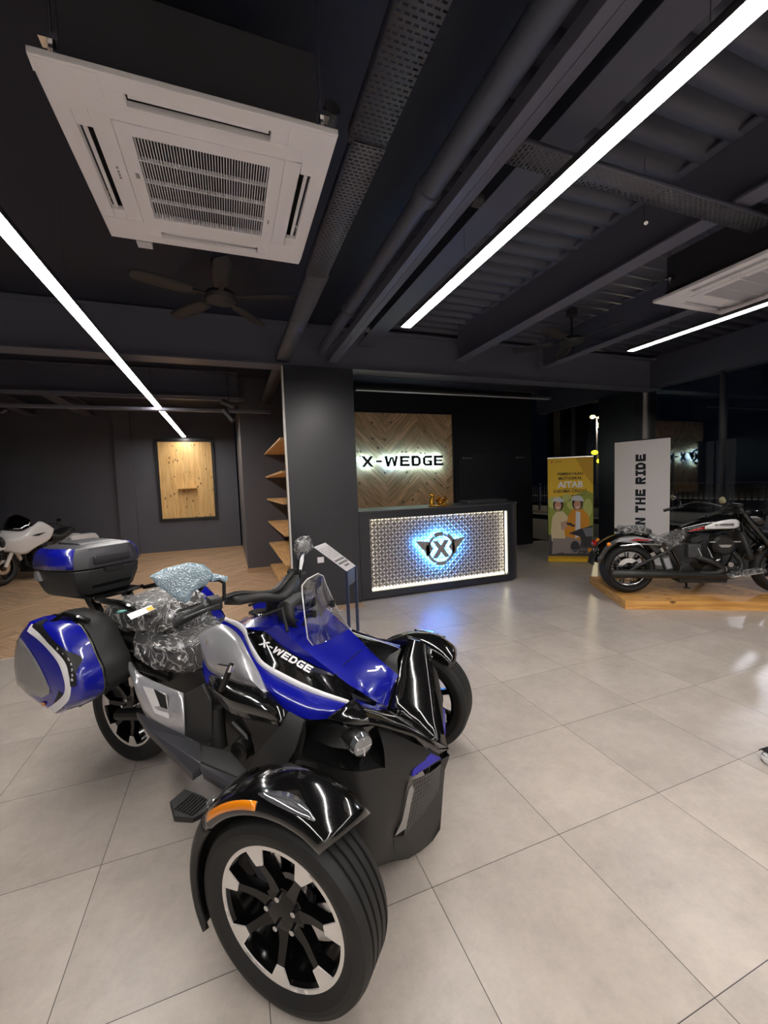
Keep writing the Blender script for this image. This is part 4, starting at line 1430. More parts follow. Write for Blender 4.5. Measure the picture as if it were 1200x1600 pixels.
for sg in (-1, 1):
    c = V((0.112, -0.375, 0.639)); c.y *= -sg
    d = V((.80, -.55 * sg * -1 * -1, -.02)); d = V((.84, .50 * sg, -.05)).normalized()
    hl = MB().tube([c - d * .07, c + d * .008], [.036, .042], 20).build('headlight', 'black_metal', T, bevel=.002)
    MB().tube([c + d * .008, c + d * .012, c + d * .026, c + d * .032], [.041, .041, .035, .02], 20).build('lens', 'clear_lens', hl)
    e = d.cross(V((0, 0, 1))).normalized()
    MB().obox(c + d * .030, (.030, .0025, .002), V((0, 0, 1)), e, d).obox(c + d * .030, (.030, .0025, .002), e, V((0, 0, 1)), d).build('daytime_light', 'chrome', hl)
# piece below the headlight shoulder towards the fender side
# ---- grille, chin, accents
G1, G2 = V((0.244, -0.226, 0.433)), V((0.297, -0.03, 0.379))
G3, G4 = V((0.285, -0.03, 0.248)), V((0.244, -0.1, 0.209))
G5 = V((0.207, -0.235, 0.215))
m = MB().grid([[G1, mid(G1, G2, .5, (.012, 0, 0)), G2], [mid(G1, G5, .5), mid(mid(G1, G5), mid(G2, G3), .55, (.012, 0, 0)), mid(G2, G3, .6)], [G5, G4, G3]], smooth=2)
m.both('grille', 'grille', T, ang=50)
K0, K1, K2, K3 = V((0.326, 0, 0.401)), V((0.289, 0, 0.288)), V((0.277, 0, 0.067)), V((0.195, 0, -0.08))
m = MB()
m.poly([G2 + V((.004, 0, 0)), K0, K1, G3 + V((.004, 0, 0))]) if False else None
m.grid([[V(Bm[6]), G2, G3, G4, G5, V(Cm[5]) * 0 + V(Dm[5])], [K0, mid(K0, K1, .6), mid(K1, K2, .15, (.008, 0, 0)), mid(K1, K2, .8), V((0.218, -0.1, 0.053)), V(Em[5])]])
m.grid([[mid(K1, K2, .15, (.008, 0, 0)), mid(K1, K2, .8), V((0.218, -0.1, 0.053)), V(Em[5])], [mid(K1, K2, .15, (.008, 0, 0)), K2, mid(K2, K3, .55), K3]])
m.mirror().build('chin_beak', 'black_soft', T, ang=18)
m = MB().slab([V(p) + V((.005, -.004, .003)) for p in ((0.27, -0.085, 0.451), (0.295, -0.03, 0.402), (0.243, -0.228, 0.449), (0.241, -0.215, 0.464))], (-.006, .004, -.002))
m.both('accent_strip', 'blue_matte', T)
m = MB().slab([V(p) + V((.004, -.006, 0)) for p in ((0.245, -0.238, 0.43), (0.249, -0.228, 0.409), (0.217, -0.238, 0.256), (0.183, -0.262, 0.236), (0.212, -0.26, 0.302), (0.235, -0.245, 0.413))], (-.004, .006, 0))
m.both('side_marker', 'grey_lens', T)

# ---- gloss black nose
N0, N1, N2, N3 = (0.009, -0.4, 0.72), (0.056, -0.295, 0.743), (0.065, -0.125, 0.639), (0.054, 0, 0.55)
W0, W1, W2, W3, W4 = (0.076, -0.385, 0.691), (0.141, -0.345, 0.693), (0.171, -0.295, 0.663), (0.227, -0.165, 0.567), (0.291, -0.05, 0.454)
KN = V((0.319, 0, 0.432))
m = MB()
r0 = [V(N0), V(N1), V((0.052, -0.2, 0.686)), V(N2), V(N3)]
r2 = [V(W0), V(W1), V(W2), V(W3), V(W4)]
r3 = [V(N0) + V((.0, .004, -.012)), V(W0) + V((0, 0, -.004)), V(W1), V(W2), V(W3), V(W4), KN]
top = [V(N0), V(N1), V((0.052, -0.19, 0.676)), V(N2), mid(N2, N3), V(N3)]
midr = [mid(N0, W0, .5), V((0.103, -0.325, 0.718)), V((0.121, -0.225, 0.662)), V((0.15, -0.125, 0.587)), V((0.185, 0, 0.488))]
low = [V(W0), V(W1), V(W2), V(W3), V(W4), KN]
midr = [mid(a, b, .5, (.010, -.002, .010)) for a, b in zip(top, low)]
m.grid([top, midr, low], smooth=1, smooth_v=2)
m.mirror()
m.build('nose_cowl', 'black_gloss', T, solid=.010, ang=24)
MB().slab([V(W3) + V((.002, 0, -.004)), V(W4) + V((.003, 0, -.004)), KN + V((.003, 0, -.006)), KN + V((-.01, 0, -.03)), V(W4) + V((-.01, 0, -.03))], (-.008, 0, 0)).mirror().build('nose_trim', 'black_gloss', T)
# air vent on each side of the hood
m = MB().slab([(-0.027, -0.165, 0.688), (0.058, -0.135, 0.638), (0.03, -0.2, 0.68), (0.032, -0.255, 0.711)], (0, .01, -.012))
m.both('hood_vent', 'black_matte', T)

# ---- blue hood and tank top
def strip(pts):
    return [V(p) for p in pts]
L0 = strip([(-.36, 0, .895), (-.24, 0, .820), (-.12, 0, .755), (-.04, 0, .700), (.03, 0, .632), (0.057, 0, 0.556)])
L05 = [V((p.x, -.07 + .012 * i / 5, p.z + .004)) for i, p in enumerate(L0)]
L1 = strip([(-0.359, -0.165, 0.922), (-0.245, -0.168, 0.842), (-0.108, -0.15, 0.745), (-0.061, -0.142, 0.711), (-0.004, -0.132, 0.679), (0.064, -0.122, 0.64)])
m = MB()
m.grid([L1, mid_row if False else [mid(a, b, .42, (0, 0, .006)) for a, b in zip(L1, L05)], L05, L0], smooth=3, smooth_v=1)
m.mirror()
m.build('hood', 'blue', T, ang=14)
m = MB()
m.slab([L1[5] + V((0, 0, -.001)), L0[5] + V((.0, 0, -.001)), L0[5] + V((-.03, 0, -.04)), L1[5] + V((-.03, .01, -.02))], (0, 0, -.004)).mirror().build('hood_lip', 'black_gloss', T)
# centre panel line of the hood
pl0 = [mid(L1[2], L1[3], .2), mid(L05[2], L05[3], .2), mid(L0[2], L0[3], .2)]
MB().tube([p + V((0, 0, .004 if i else .001)) for i, p in enumerate(pl0)] , .0016, 6).mirror().build('panel_gap', 'black_metal', T)
# tank top
tk = [[(-.705, -.10, .845), (-.70, -.05, .862), (-.70, 0, .866)], [(-.60, -.150, .882), (-.60, -.07, .898), (-.60, 0, .902)], [(-.50, -.160, .900), (-.50, -.08, .918), (-.50, 0, .922)], [(-.42, -.165, .912), (-.42, -.08, .918), (-.42, 0, .918)], [L1[0], mid(L1[0], L0[0], .5, (0, 0, .006)), L0[0]]]
MB().grid(tk, smooth=2, smooth_v=3).mirror().build('tank_top', 'blue', T)
fc = MB().lathe([(0, .006), (.030, .006), (.034, .003), (.035, -.01)], (-.600, 0, .912), 'Z', 32).build('fuel_cap', 'black_metal', T)
MB().lathe([(.036, .004), (.050, .002), (.052, -.004), (.036, -.004)], (-.600, 0, .912), 'Z', 36, closed=True).build('cap_ring', 'chrome', fc)
m = MB(); block_text(m, 'EGG', (-.655, .014, .890), (0, -1, 0), (.8, 0, .14), (0, 0, 1), .014, 0) if False else None

HOODFLANK = 1
# ---- black insert, white stripe, blue flank, silver flank
Tt = strip([(-0.533, -0.158, 0.881), (-0.445, -0.158, 0.888), (-0.346, -0.172, 0.837), (-0.225, -0.166, 0.779), (-0.111, -0.152, 0.74), (-0.021, -0.137, 0.683)])
Uu = strip([(-0.511, -0.185, 0.861), (-0.447, -0.215, 0.818), (-0.385, -0.24, 0.79), (-0.288, -0.255, 0.768), (-0.133, -0.265, 0.735), (0.015, -0.258, 0.709)])
Vv = [p + V(d) for p, d in zip(strip([(-0.514, -0.192, 0.841), (-0.453, -0.225, 0.799), (-0.396, -0.248, 0.776), (-0.298, -0.264, 0.749), (-0.14, -0.274, 0.718), (0.019, -0.268, 0.7)]), [(0, 0, 0)] * 6)]
MB().grid([[Tt[1], mid(Tt[2], Tt[3], .35), Tt[4]], [L1[0], L1[1], L1[2]]], smooth=3).both('hood_flank', 'blue', T)
m = MB().grid([Tt, [mid(a, b, .5, (0, -.006, .006)) for a, b in zip(Tt, Uu)], Uu], smooth=3, smooth_v=2)
m.both('black_side_panel', 'black_gloss', T)
Ub = strip([(-0.67, -0.15, 0.926), (-0.587, -0.16, 0.914), (-0.534, -0.172, 0.897)]) + Uu
Vb = strip([(-0.672, -0.158, 0.911), (-0.596, -0.168, 0.895), (-0.547, -0.18, 0.875)]) + Vv
m = MB().grid([[p + V((0, -.001, .001)) for p in Ub], [p + V((0, -.001, .001)) for p in Vb]], smooth=3, smooth_v=1)
m.both('white_stripe', 'decal', T, solid=.002)
Bb = strip([(-0.755, -0.215, 0.743), (-0.701, -0.255, 0.662), (-0.595, -0.275, 0.671), (-0.481, -0.295, 0.683), (-0.371, -0.315, 0.693), (-0.274, -0.335, 0.702), (-0.182, -0.355, 0.677), (-0.09, -0.355, 0.668), (-0.017, -0.325, 0.671)])
Mb = [mid(a, b, .5, (0, -.020, .012)) for a, b in zip(Vb, Bb)]
m = MB().grid([Vb, Mb, Bb], smooth=3, smooth_v=3)
m.both('blue_side_panel', 'blue', T)
# rear blue shoulder joining tank top to flank
MB().grid([[V(p) for p in (tk[0][0], tk[1][0], tk[2][0], tk[3][0], tk[4][0])], [Ub[0] + V((-.08, .03, -.03)), Ub[0], Ub[2], Tt[1], L1[0]]], smooth=2, smooth_v=1).both('tank_shoulder', 'blue', T)
MB().grid([[(-.71, -.06, .86), (-.71, -.10, .84), Vb[0] + V((-.02, .02, -.01))], [(-.74, -.07, .70), (-.73, -.15, .70), Bb[0]], [(-.74, -.07, .6), (-.73, -.17, .62), Bb[1]]], smooth=2).both('tank_rear', 'blue', T)
St = strip([(-0.778, -0.172, 0.856), (-0.682, -0.176, 0.898), (-0.615, -0.186, 0.902), (-0.534, -0.206, 0.872), (-0.466, -0.236, 0.824), (-0.375, -0.278, 0.768), (-0.294, -0.33, 0.729)])
Sb = strip([(-0.777, -0.195, 0.816), (-0.738, -0.225, 0.773), (-0.676, -0.255, 0.727), (-0.588, -0.275, 0.715), (-0.486, -0.295, 0.713), (-0.382, -0.315, 0.72), (-0.287, -0.336, 0.726)])
Sm = [mid(a, b, .5, (.0, -.022, .010)) for a, b in zip(St, Sb)]
o_ = (0, -.008, .002)
m = MB().grid([rec(St, o_), rec(Sm, (0, -.010, .002)), rec(Sb, o_)], smooth=3, smooth_v=3)
sp = m.both('silver_side_panel', 'silver', T, solid=.006)
# small arrow badge on the silver panel
bc = mid(Sm[1], Sm[2], .4, (0, -.016, .012))
MB().slab([bc + V(d) for d in ((-.012, 0, -.022), (.0, -.002, .024), (.012, 0, -.022), (.004, 0, -.012), (-.004, 0, -.012))], (0, -.004, 0)).both('badge', 'chrome', sp)
# X-WEDGE lettering on the black insert
a_, b_ = mid(Tt[1], Uu[1], .62), mid(Tt[4], Uu[4], .46)
tx = (b_ - a_).normalized()
up = (mid(Tt[2], Tt[3]) - mid(Uu[2], Uu[3])); up = (up - tx * up.dot(tx)).normalized()
nz = tx.cross(up)
if nz.y > 0: nz = -nz
m = MB(); block_text(m, 'X-WEDGE', a_ + tx * .010 - up * .012 + nz * .016, tx, up, nz, .031, .001, gap=.14, xs=1.22, t=.24)
m.build('side_lettering', 'decal', T)
fm = m.flipped()
m2 = MB(); m2.v, m2.f, m2.m, m2.uv = fm.v, fm.f, fm.m, fm.uv
m2 = MB(); A2 = lambda p: V((p.x, -p.y, p.z))
bb, aa = A2(b_), A2(a_)
tx2 = (aa - bb).normalized(); up2 = A2(up); nz2 = A2(nz)
block_text(m2, 'X-WEDGE', bb + tx2 * .005 - up2 * .012 + nz2 * .016, tx2, up2, nz2, .031, .001, gap=.14, xs=1.22, t=.24)
m2.build('side_lettering', 'decal', T)

# ---- glossy side scoop and the satin panel under it
Sc = strip([(-0.61, -0.315, 0.738), (-0.509, -0.345, 0.754), (-0.439, -0.35, 0.746), (-0.355, -0.352, 0.743), (-0.273, -0.352, 0.736), (-0.173, -0.385, 0.695)])
Sd = strip([(-0.578, -0.335, 0.668), (-0.504, -0.375, 0.666), (-0.422, -0.4, 0.653), (-0.318, -0.41, 0.657), (-0.213, -0.42, 0.664), (-0.177, -0.42, 0.664)])
Sq = [mid(a, b, .5, (0, -.018, 0)) for a, b in zip(Sc, Sd)]
MB().grid([Sc, Sq, Sd], smooth=2, smooth_v=1).both('side_scoop', 'black_gloss', T, solid=.008, ang=18)
m = MB().slab([(-0.384, -0.385, 0.632), (-0.184, -0.415, 0.657), (-0.224, -0.4, 0.601), (-0.297, -0.38, 0.549), (-0.358, -0.37, 0.57)], (0, .008, 0))
m.both('lower_side_panel', 'black_soft', T)
m = MB().slab([(-0.17, -0.385, 0.693), (-0.177, -0.42, 0.662), (-0.253, -0.43, 0.579), (-0.363, -0.44, 0.414), (-0.273, -0.46, 0.433), (-0.165, -0.47, 0.502), (-0.092, -0.46, 0.612), (-0.092, -0.4, 0.684)], (0, .012, 0))
m.both('corner_panel', 'black_soft', T)
# lever with wrapped head, kneeside
for sg in (-1, 1):
    p0, p1, p2 = [V(p) for p in ((-0.479, -0.385, 0.728), (-0.433, -0.385, 0.812), (-0.422, -0.382, 0.838))]
    for p in (p0, p1, p2): p.y *= -sg * -1 if False else (1 if sg < 0 else -1)
    lv = MB().tube([p0, p1], [.013, .012], 10).build('side_lever', 'black_matte', T)
    MB().tube([p1, p2], [.013, .010], 10).obox(p1 + V((-.02, 0, .008)), (.035, .006, .010), (1, 0, 0), (0, 1, 0), (0, 0, 1)).build('lever_head', 'chrome', lv)

# ---- engine bay details
m = MB().tube([(-0.655, -0.25, 0.553), (-0.646, -0.26, 0.459), (-0.631, -0.27, 0.386)], .034, 14)
m.both('side_strut', 'black_soft', T)
m = MB().lathe([(.0, -.0), (.02, -.012), (.042, -.012), (.046, 0), (.046, .03), (0, .03)], (-0.483, -0.3, 0.427), 'Y', 20)
m.tube([(-0.551, -0.26, 0.507), (-0.476, -0.27, 0.472), (-0.449, -0.28, 0.4)], .018, 10)
m.both('engine_cover', 'black_metal', T)
# running board step box
s0, s1, s2, s3, s4 = [V(p) for p in ((-0.664, -0.33, 0.43), (-0.509, -0.33, 0.438), (-0.354, -0.4, 0.442), (-0.368, -0.44, 0.438), (-0.578, -0.42, 0.434))]
m = MB().slab([s0, s1, s2, s3, s4], (0, 0, -.045))
m.both('step_box', 'black_soft', T, bevel=.004)
# side rail
R1 = strip([(-1.154, -0.27, 0.449), (-0.965, -0.27, 0.379), (-0.724, -0.29, 0.401), (-0.585, -0.4, 0.405), (-0.628, -0.42, 0.373), (-1.035, -0.3, 0.401)])
MB().slab(R1, (0, .0, -.035)).both('side_rail', 'charcoal', T, bevel=.004)
R2 = strip([(-0.582, -0.42, 0.428), (-0.362, -0.44, 0.434), (-0.298, -0.46, 0.407), (-0.32, -0.47, 0.393), (-0.548, -0.435, 0.404)])
MB().slab(R2, (0, .0, -.025)).both('lower_rail', 'charcoal', T, bevel=.003)
# foot plates
for sg in (-1, 1):
    fp = [V(p) for p in ((-0.634, -0.523, 0.33), (-0.634, -0.452, 0.33), (-0.534, -0.455, 0.33), (-0.466, -0.473, 0.33), (-0.462, -0.511, 0.33), (-0.487, -0.551, 0.33), (-0.556, -0.571, 0.33))]
    if sg > 0: fp = [V((p.x, -p.y, p.z)) for p in fp]
    pl = MB().slab(fp, (0, 0, -.022)).build('foot_plate', 'black_metal', T, bevel=.004)
    cen = sum(fp, V()) / len(fp)
    m = MB()
    for k in range(7):
        q = cen + (fp[1] - fp[5]).normalized() * (.022 * 0) + V((.014 * (k - 3), 0, 0))
        m.box((q.x - .0035, q.y - .040, .330), (q.x + .0035, q.y + .040, .334))
    m.build('tread_rubber', 'rubber', pl)
    w0 = V((-0.453, -0.475, 0.345)); 
    if sg > 0: w0.y = -w0.y
    MB().sphere(w0, (.030, .034, .022), 12, 8).build('wrapped_hinge', 'wrap', T)
    MB().sphere(w0, (.020, .022, .012), 10, 6).tube([w0, w0 + V((.03, -sg * -.12 if False else (.13 if sg < 0 else -.13), .02))], .012, 8).build('plate_hinge', 'chrome', T)

# ---- rear: silver side, painted-on hole, dark panel
Rt = strip([(-1.377, -0.165, 0.75), (-1.301, -0.19, 0.674), (-1.22, -0.205, 0.615), (-1.126, -0.215, 0.595), (-0.983, -0.225, 0.581), (-0.867, -0.235, 0.574)])
Rm = strip([(-1.342, -0.185, 0.718), (-1.232, -0.225, 0.632), (-1.154, -0.245, 0.546), (-1.056, -0.262, 0.501), (-0.926, -0.272, 0.493), (-0.824, -0.272, 0.495)])
Rb = strip([(-1.325, -0.195, 0.656), (-1.217, -0.23, 0.581), (-1.156, -0.245, 0.49), (-1.058, -0.262, 0.406), (-0.945, -0.272, 0.381), (-0.831, -0.272, 0.381)])
m = MB().grid([Rt, Rm, Rb], smooth=3, smooth_v=3)
rp = m.both('rear_side_panel', 'silver', T, solid=.006)
hole = [V(p) for p in ((-1.027, -0.262, 0.579), (-0.948, -0.268, 0.567), (-0.93, -0.274, 0.506), (-0.981, -0.27, 0.507))]
bev = [V(p) for p in ((-1.123, -0.246, 0.574), (-0.938, -0.262, 0.575), (-0.91, -0.28, 0.47), (-1.016, -0.272, 0.473))]
m = MB().grid([hole + [hole[0]], [p + V((0, -.005, 0)) for p in bev] + [bev[0] + V((0, -.005, 0))]])
m.both('intake_surround', 'white_paint', rp, ang=10)
MB().slab([p + V((0, -.002, 0)) for p in hole], (0, .003, 0)).both('intake_shade_patch', 'grille_dark', rp)  # black slab stands in for the shade inside the hole
m = MB().slab([(-0.852, -0.245, 0.575), (-0.708, -0.27, 0.656), (-0.643, -0.29, 0.602), (-0.638, -0.3, 0.455), (-0.675, -0.3, 0.409), (-0.811, -0.285, 0.394)], (0, .02, 0))
m.both('heel_panel', 'black_soft', T, bevel=.006)

# ---- seats
def seat(name, secs, wrapname, amp, seedn):
    def ring(x, hw, zt, zb, g=0.0):
        n = 16
        P = []
        for k in range(n):
            a = 2 * PI * k / n
            cx_, sx_ = math.cos(a), math.sin(a)
            y = (hw + g) * math.copysign(abs(cx_) ** .55, cx_)
            zc, hz = (zt + zb) / 2, (zt - zb) / 2 + g
            P.append(V((x, y, zc + hz * math.copysign(abs(sx_) ** .6, sx_))))
        return P + [P[0].copy()]
    m = MB().grid([ring(*s_) for s_ in secs], smooth=1, smooth_v=3)
    m.poly(ring(*secs[0])[:-1]); m.poly(ring(*secs[-1])[:-1])
    so = m.build(name, 'seat', T, ang=45)
    rr = random.Random(seedn)
    n = len(secs)
    rows = []
    fine = []
    for i in range(n - 1):
        for q in range(4):
            t = q / 4
            fine.append([secs[i][j] * (1 - t) + secs[i + 1][j] * t for j in range(4)])
    fine.append(list(secs[-1]))
    for s_ in fine:
        R_ = ring(s_[0], s_[1], s_[2], s_[3], .012)
        R_ = R_[:-1]
        R2_ = []
        for k in range(len(R_)):
            p = R_[k]; q = R_[(k + 1) % len(R_)]
            for w_ in (p, (p + q) / 2):
                R2_.append(w_ + V((rr.uniform(-.6, .6), rr.uniform(-1, 1), rr.uniform(-.6, 1))) * amp)
        rows.append(R2_ + [R2_[0]])
    mw = MB().grid(rows, smooth=1, smooth_v=1)
    mw.poly(rows[0][:-1]); mw.poly(rows[-1][:-1])
    mw.build(wrapname, 'wrap', so, ang=8, merge=True)
    return so


seat('rider_seat', [(-1.31, .12, .835, .68), (-1.24, .185, .815, .64), (-1.10, .205, .785, .62), (-.96, .190, .775, .62), (-.84, .150, .800, .62), (-.75, .105, .84, .66)], 'seat_wrap', .010, 5)
seat('pillion_seat', [(-1.58, .09, .875, .80), (-1.52, .15, .915, .79), (-1.38, .185, .945, .79), (-1.22, .185, .95, .79), (-1.12, .155, .935, .79), (-1.06, .10, .90, .80)], 'seat_wrap', .011, 9)
MB().box((-1.62, -.14, .66), (-1.08, .14, .80)).build('seat_base', 'black_matte', T, bevel=.02)
lab = [V(p) for p in ((-1.059, -0.343, 0.962), (-1.09, -0.199, 0.962), (-1.001, -0.247, 0.962), (-0.967, -0.388, 0.962))]
MB().slab(lab, (0, 0, -.001)).build('seat_label', 'decal', T)
MB().sphere(V((-1.157, -0.3, 0.955)), (.022, .022, .004), 14, 6).build('round_sticker', plain('teal_sticker', srgb(20, 120, 110), .4), T)
MB().slab([V(p) + V((0, 0, .001)) for p in ((-1.051, -0.255, 0.963), (-1.063, -0.216, 0.963), (-1.001, -0.25, 0.963), (-0.997, -0.279, 0.963))], (0, 0, -.0005)).build('warning_print', 'yellow', T)

# ---- side cases
def side_case(sg):
    F = [(-1.760, .575), (-1.735, .79), (-1.63, .893), (-1.585, .905), (-1.40, .872), (-1.305, .742), (-1.268, .668), (-1.282, .578), (-1.435, .490), (-1.50, .482)]
    Fs = cr([V((x, 0, z)) for x, z in (F[-1:] + F + F[:2])], 3)[3:-3]
    F = [(p.x, p.z) for p in Fs][:-1]
    cx, cz = -1.52, .69
    def ring(y, s_, dx=0.0, dz=0.0, sx=None):
        return [V((cx + (x - cx) * (sx or s_) + dx, y * (-sg), cz + (z - cz) * s_ + dz)) for x, z in F]
    def rs(*rings_):
        return [r + [r[0]] for r in rings_]
    dome = ring(-.468, .80)
    f1, f2 = ring(-.458, .93), ring(-.445, 1.0)
    seam = ring(-.345, 1.045, .008, -.005)
    sh = MB().grid(rs(dome, f1, f2, ring(-.425, 1.018, .003), ring(-.385, 1.035, .006), seam))
    sh.poly(dome)
    case = sh.build('side_case', 'blue', T, ang=45)
    b1, b2 = ring(-.338, 1.035, .008, -.005), ring(-.20, 1.00, .008, 0)
    m = MB().grid(rs(b1, ring(-.27, 1.04, .008), b2)); m.poly(b2); m.poly(b1)
    m.build('case_shell', 'black_soft', case, ang=30, bevel=.006)
    MB().grid(rs(ring(-.352, 1.052, .008, -.005), ring(-.338, 1.052, .008, -.005)), ).build('case_seal', 'black_gloss', case, solid=.003)
    # decorations printed on / set in the outer face
    from mathutils.bvhtree import BVHTree
    bvh = BVHTree.FromPolygons([V(p) for p in sh.v], sh.f)
    def on(x, z, lift=.002):
        loc_, nor_, _i, _d = bvh.ray_cast(V((x, sg * 1.0, z)), V((0, -sg, 0)))
        if loc_ is None:
            loc_, nor_, _i, _d = bvh.find_nearest(V((x, sg * .40, z)))
            return loc_ + V((0, sg * lift, 0))
        if nor_.y * sg < 0: nor_ = -nor_
        return loc_ + nor_ * lift
    def band(path, wd, name, mat, lift=.0025):
        rows = []
        for i, (x, z) in enumerate(path):
            x0, z0 = path[max(0, i - 1)]; x1, z1 = path[min(len(path) - 1, i + 1)]
            l_ = math.hypot(x1 - x0, z1 - z0); nx, nz_ = -(z1 - z0) / l_, (x1 - x0) / l_
            w_ = wd if not isinstance(wd, (list, tuple)) else wd[i]
            rows.append([on(x + nx * w_ * q, z + nz_ * w_ * q, lift) for q in (-1, -.6, -.2, .2, .6, 1)])
        MB().grid(rows).build(name, mat, case, ang=40)
    P0 = [p[::2] for p in ((-1.587, -0.445, 0.885), (-1.504, -0.455, 0.857), (-1.423, -0.462, 0.814), (-1.35, -0.462, 0.755), (-1.319, -0.458, 0.688), (-1.313, -0.455, 0.637), (-1.334, -0.455, 0.591), (-1.393, -0.452, 0.545), (-1.472, -0.445, 0.499))]
    band([tuple(p) for p in cr([V((x, 0, z)) for x, z in P0], 8) for p in [(p.x, p.z)]], .0165, 'white_stripe', 'decal', .003)
    P1_ = [(x + .022, z + .018) for x, z in P0[:3]] + [(x + .027, z + .009) for x, z in P0[3:6]]
    band([(p.x, p.z) for p in cr([V((x, 0, z)) for x, z in P1_], 8)], .0125, 'black_stripe', 'decal_black', .004)
    band([(-1.355, .60), (-1.375, .565), (-1.405, .53), (-1.43, .505)], .030, 'lower_stripe', 'decal_black', .0015)
    # rear lamp glass on the lower rear quarter
    lens = [p[::2] for p in ((-1.729, -0.455, 0.676), (-1.719, -0.455, 0.768), (-1.695, -0.455, 0.816), (-1.655, -0.46, 0.829), (-1.593, -0.465, 0.788), (-1.534, -0.468, 0.732), (-1.483, -0.468, 0.668), (-1.451, -0.466, 0.613), (-1.456, -0.465, 0.587), (-1.526, -0.46, 0.554), (-1.64, -0.455, 0.56), (-1.727, -0.45, 0.589))]
    lc = (sum(p[0] for p in lens) / 12, sum(p[1] for p in lens) / 12)
    lr = [[on(lc[0] + (x - lc[0]) * s_, lc[1] + (z - lc[1]) * s_, .006 if s_ < .99 else .002) for x, z in lens + lens[:1]] for s_ in (.02, .35, .7, .95, 1.0)]
    MB().grid(lr).build('side_lamp', 'grey_lens', case, ang=60)
    MB().slab([on(x, z, .004) for x, z in ((-1.53, .532), (-1.495, .538), (-1.498, .522), (-1.52, .518))], (0, .003 * sg, 0)).build('side_reflector', 'amber', case)
    # lettering on the black stripe
    LP = cr([V((x, 0, z)) for x, z in P1_[1:]], 12)
    m = MB()
    word = 'X-WEDGE' if sg < 0 else 'X-WEDGE'[::-1]
    for q, ch in enumerate(word):
        k = 16 + q * 4
        p, p2 = on(LP[k].x, LP[k].z, .0055), on(LP[k + 2].x, LP[k + 2].z, .0055)
        ax_ = (p2 - p).normalized() * (1 if sg < 0 else -1)
        az_ = V((0, sg, 0)); up_ = az_.cross(ax_).normalized()
        az2 = ax_.cross(up_).normalized()
        block_text(m, ch, p - up_ * .008 - ax_ * .004, ax_, up_, az2, .016, .0006, xs=.85, t=.28)
    m.build('case_lettering', 'decal', case)
    # handle, latch
    MB().tube([(-1.52, .40 * sg, .895), (-1.49, .36 * sg, .925), (-1.43, .33 * sg, .905), (-1.39, .31 * sg, .885)], .014, 8).build('carry_handle', 'black_gloss', case)
    MB().obox((-1.315, .335 * sg, .715), (.012, .045, .016), (1, 0, -.4), (0, 1, 0), (.4, 0, 1)).build('latch', 'charcoal', case, bevel=.003)
    return case


side_case(1)
side_case(-1)
# case rail and rear subframe
m = MB()
for sg in (-1, 1):
    m.tube([(-1.1, sg * .12, .70), (-1.35, sg * .17, .76), (-1.70, sg * .19, .74)], .014, 8)
    m.tube([(-1.45, sg * .22, .62), (-1.35, sg * .15, .60), (-1.1, sg * .12, .55)], .012, 8)
m.build('case_carrier', 'black_metal', T)
for sg in (-1, 1):
    MB().tube([(-1.50, sg * .135, .295), (-1.15, sg * .125, .36), (-.9, sg * .12, .38)], [.03, .034, .04], 10).build('swingarm', 'black_metal', T)
MB().grid([[(-1.50 + .33 * math.cos(math.radians(a)), y, .30 + .34 * math.sin(math.radians(a))) for a in range(35, 150, 8)] for y in (-.125, -.10, 0, .10, .125)], smooth=1).build('rear_fender', 'black_matte', T, solid=.006)
MB().tube([(-1.20, -.05, .34), (-1.25, -.05, .62)], .035, 14).build('rear_shock', 'charcoal', T)
MB().box((-1.9, -.09, .55), (-1.72, .09, .60)).build('tail_light', 'red_lens', T, bevel=.008)
MB().box((-1.92, -.10, .50), (-1.60, .10, .70)).build('tail_section', 'black_matte', T, bevel=.02)

# ---- top case on its rack
rk = MB().box((-1.98, -.15, .930), (-1.60, .13, .945))
rk.tube([(-1.62, -.16, .935), (-1.60, 0, .935), (-1.62, .15, .935)], .012, 8).build('top_rack', 'black_gloss', T)
MB().obox((-1.66, -.10, .85), (.022, .02, .11), (.8, 0, .6), (0, 1, 0), (-.6, 0, .8)).both('rack_support', 'black_gloss', T)
for sg in (-1, 1):
    MB().tube([(-1.60, sg * .14, .93), (-1.47, sg * .20, .955), (-1.28, sg * .225, .96), (-1.20, sg * .215, .935), (-1.22, sg * .19, .90)], [.012, .016, .018, .016, .012], 8).build('grab_handle', 'black_gloss', T)
YO = -.025
foot = [(-1.615, .125), (-1.655, .185), (-1.80, .215), (-1.97, .208), (-2.04, .15)]
def tc_ring(z, s_, dx=0.0):
    P = [(x, y) for x, y in foot] + [(x, -y) for x, y in foot[::-1]]
    cx = -1.81
    R_ = [V((cx + (x - cx) * s_ + dx, y * s_ + YO, z)) for x, y in P]
    return R_ + [R_[0]]
m = MB().grid([tc_ring(.950, .80), tc_ring(.970, .86), tc_ring(1.04, .97), tc_ring(1.085, 1.0), tc_ring(1.095, 1.0)])
m.poly(tc_ring(.950, .80)[:-1]); m.poly(tc_ring(1.095, 1.0)[:-1])
tc = m.build('top_case', 'black_soft', T, ang=25, bevel=.006)
m = MB().grid([tc_ring(1.100, 1.005), tc_ring(1.135, 1.01), tc_ring(1.175, .97), tc_ring(1.212, .86), tc_ring(1.226, .66), tc_ring(1.230, .3)])
m.poly(tc_ring(1.230, .3)[:-1]); m.poly(tc_ring(1.100, 1.005)[:-1])
lid = m.build('case_lid', 'charcoal', tc, ang=25, bevel=.005)
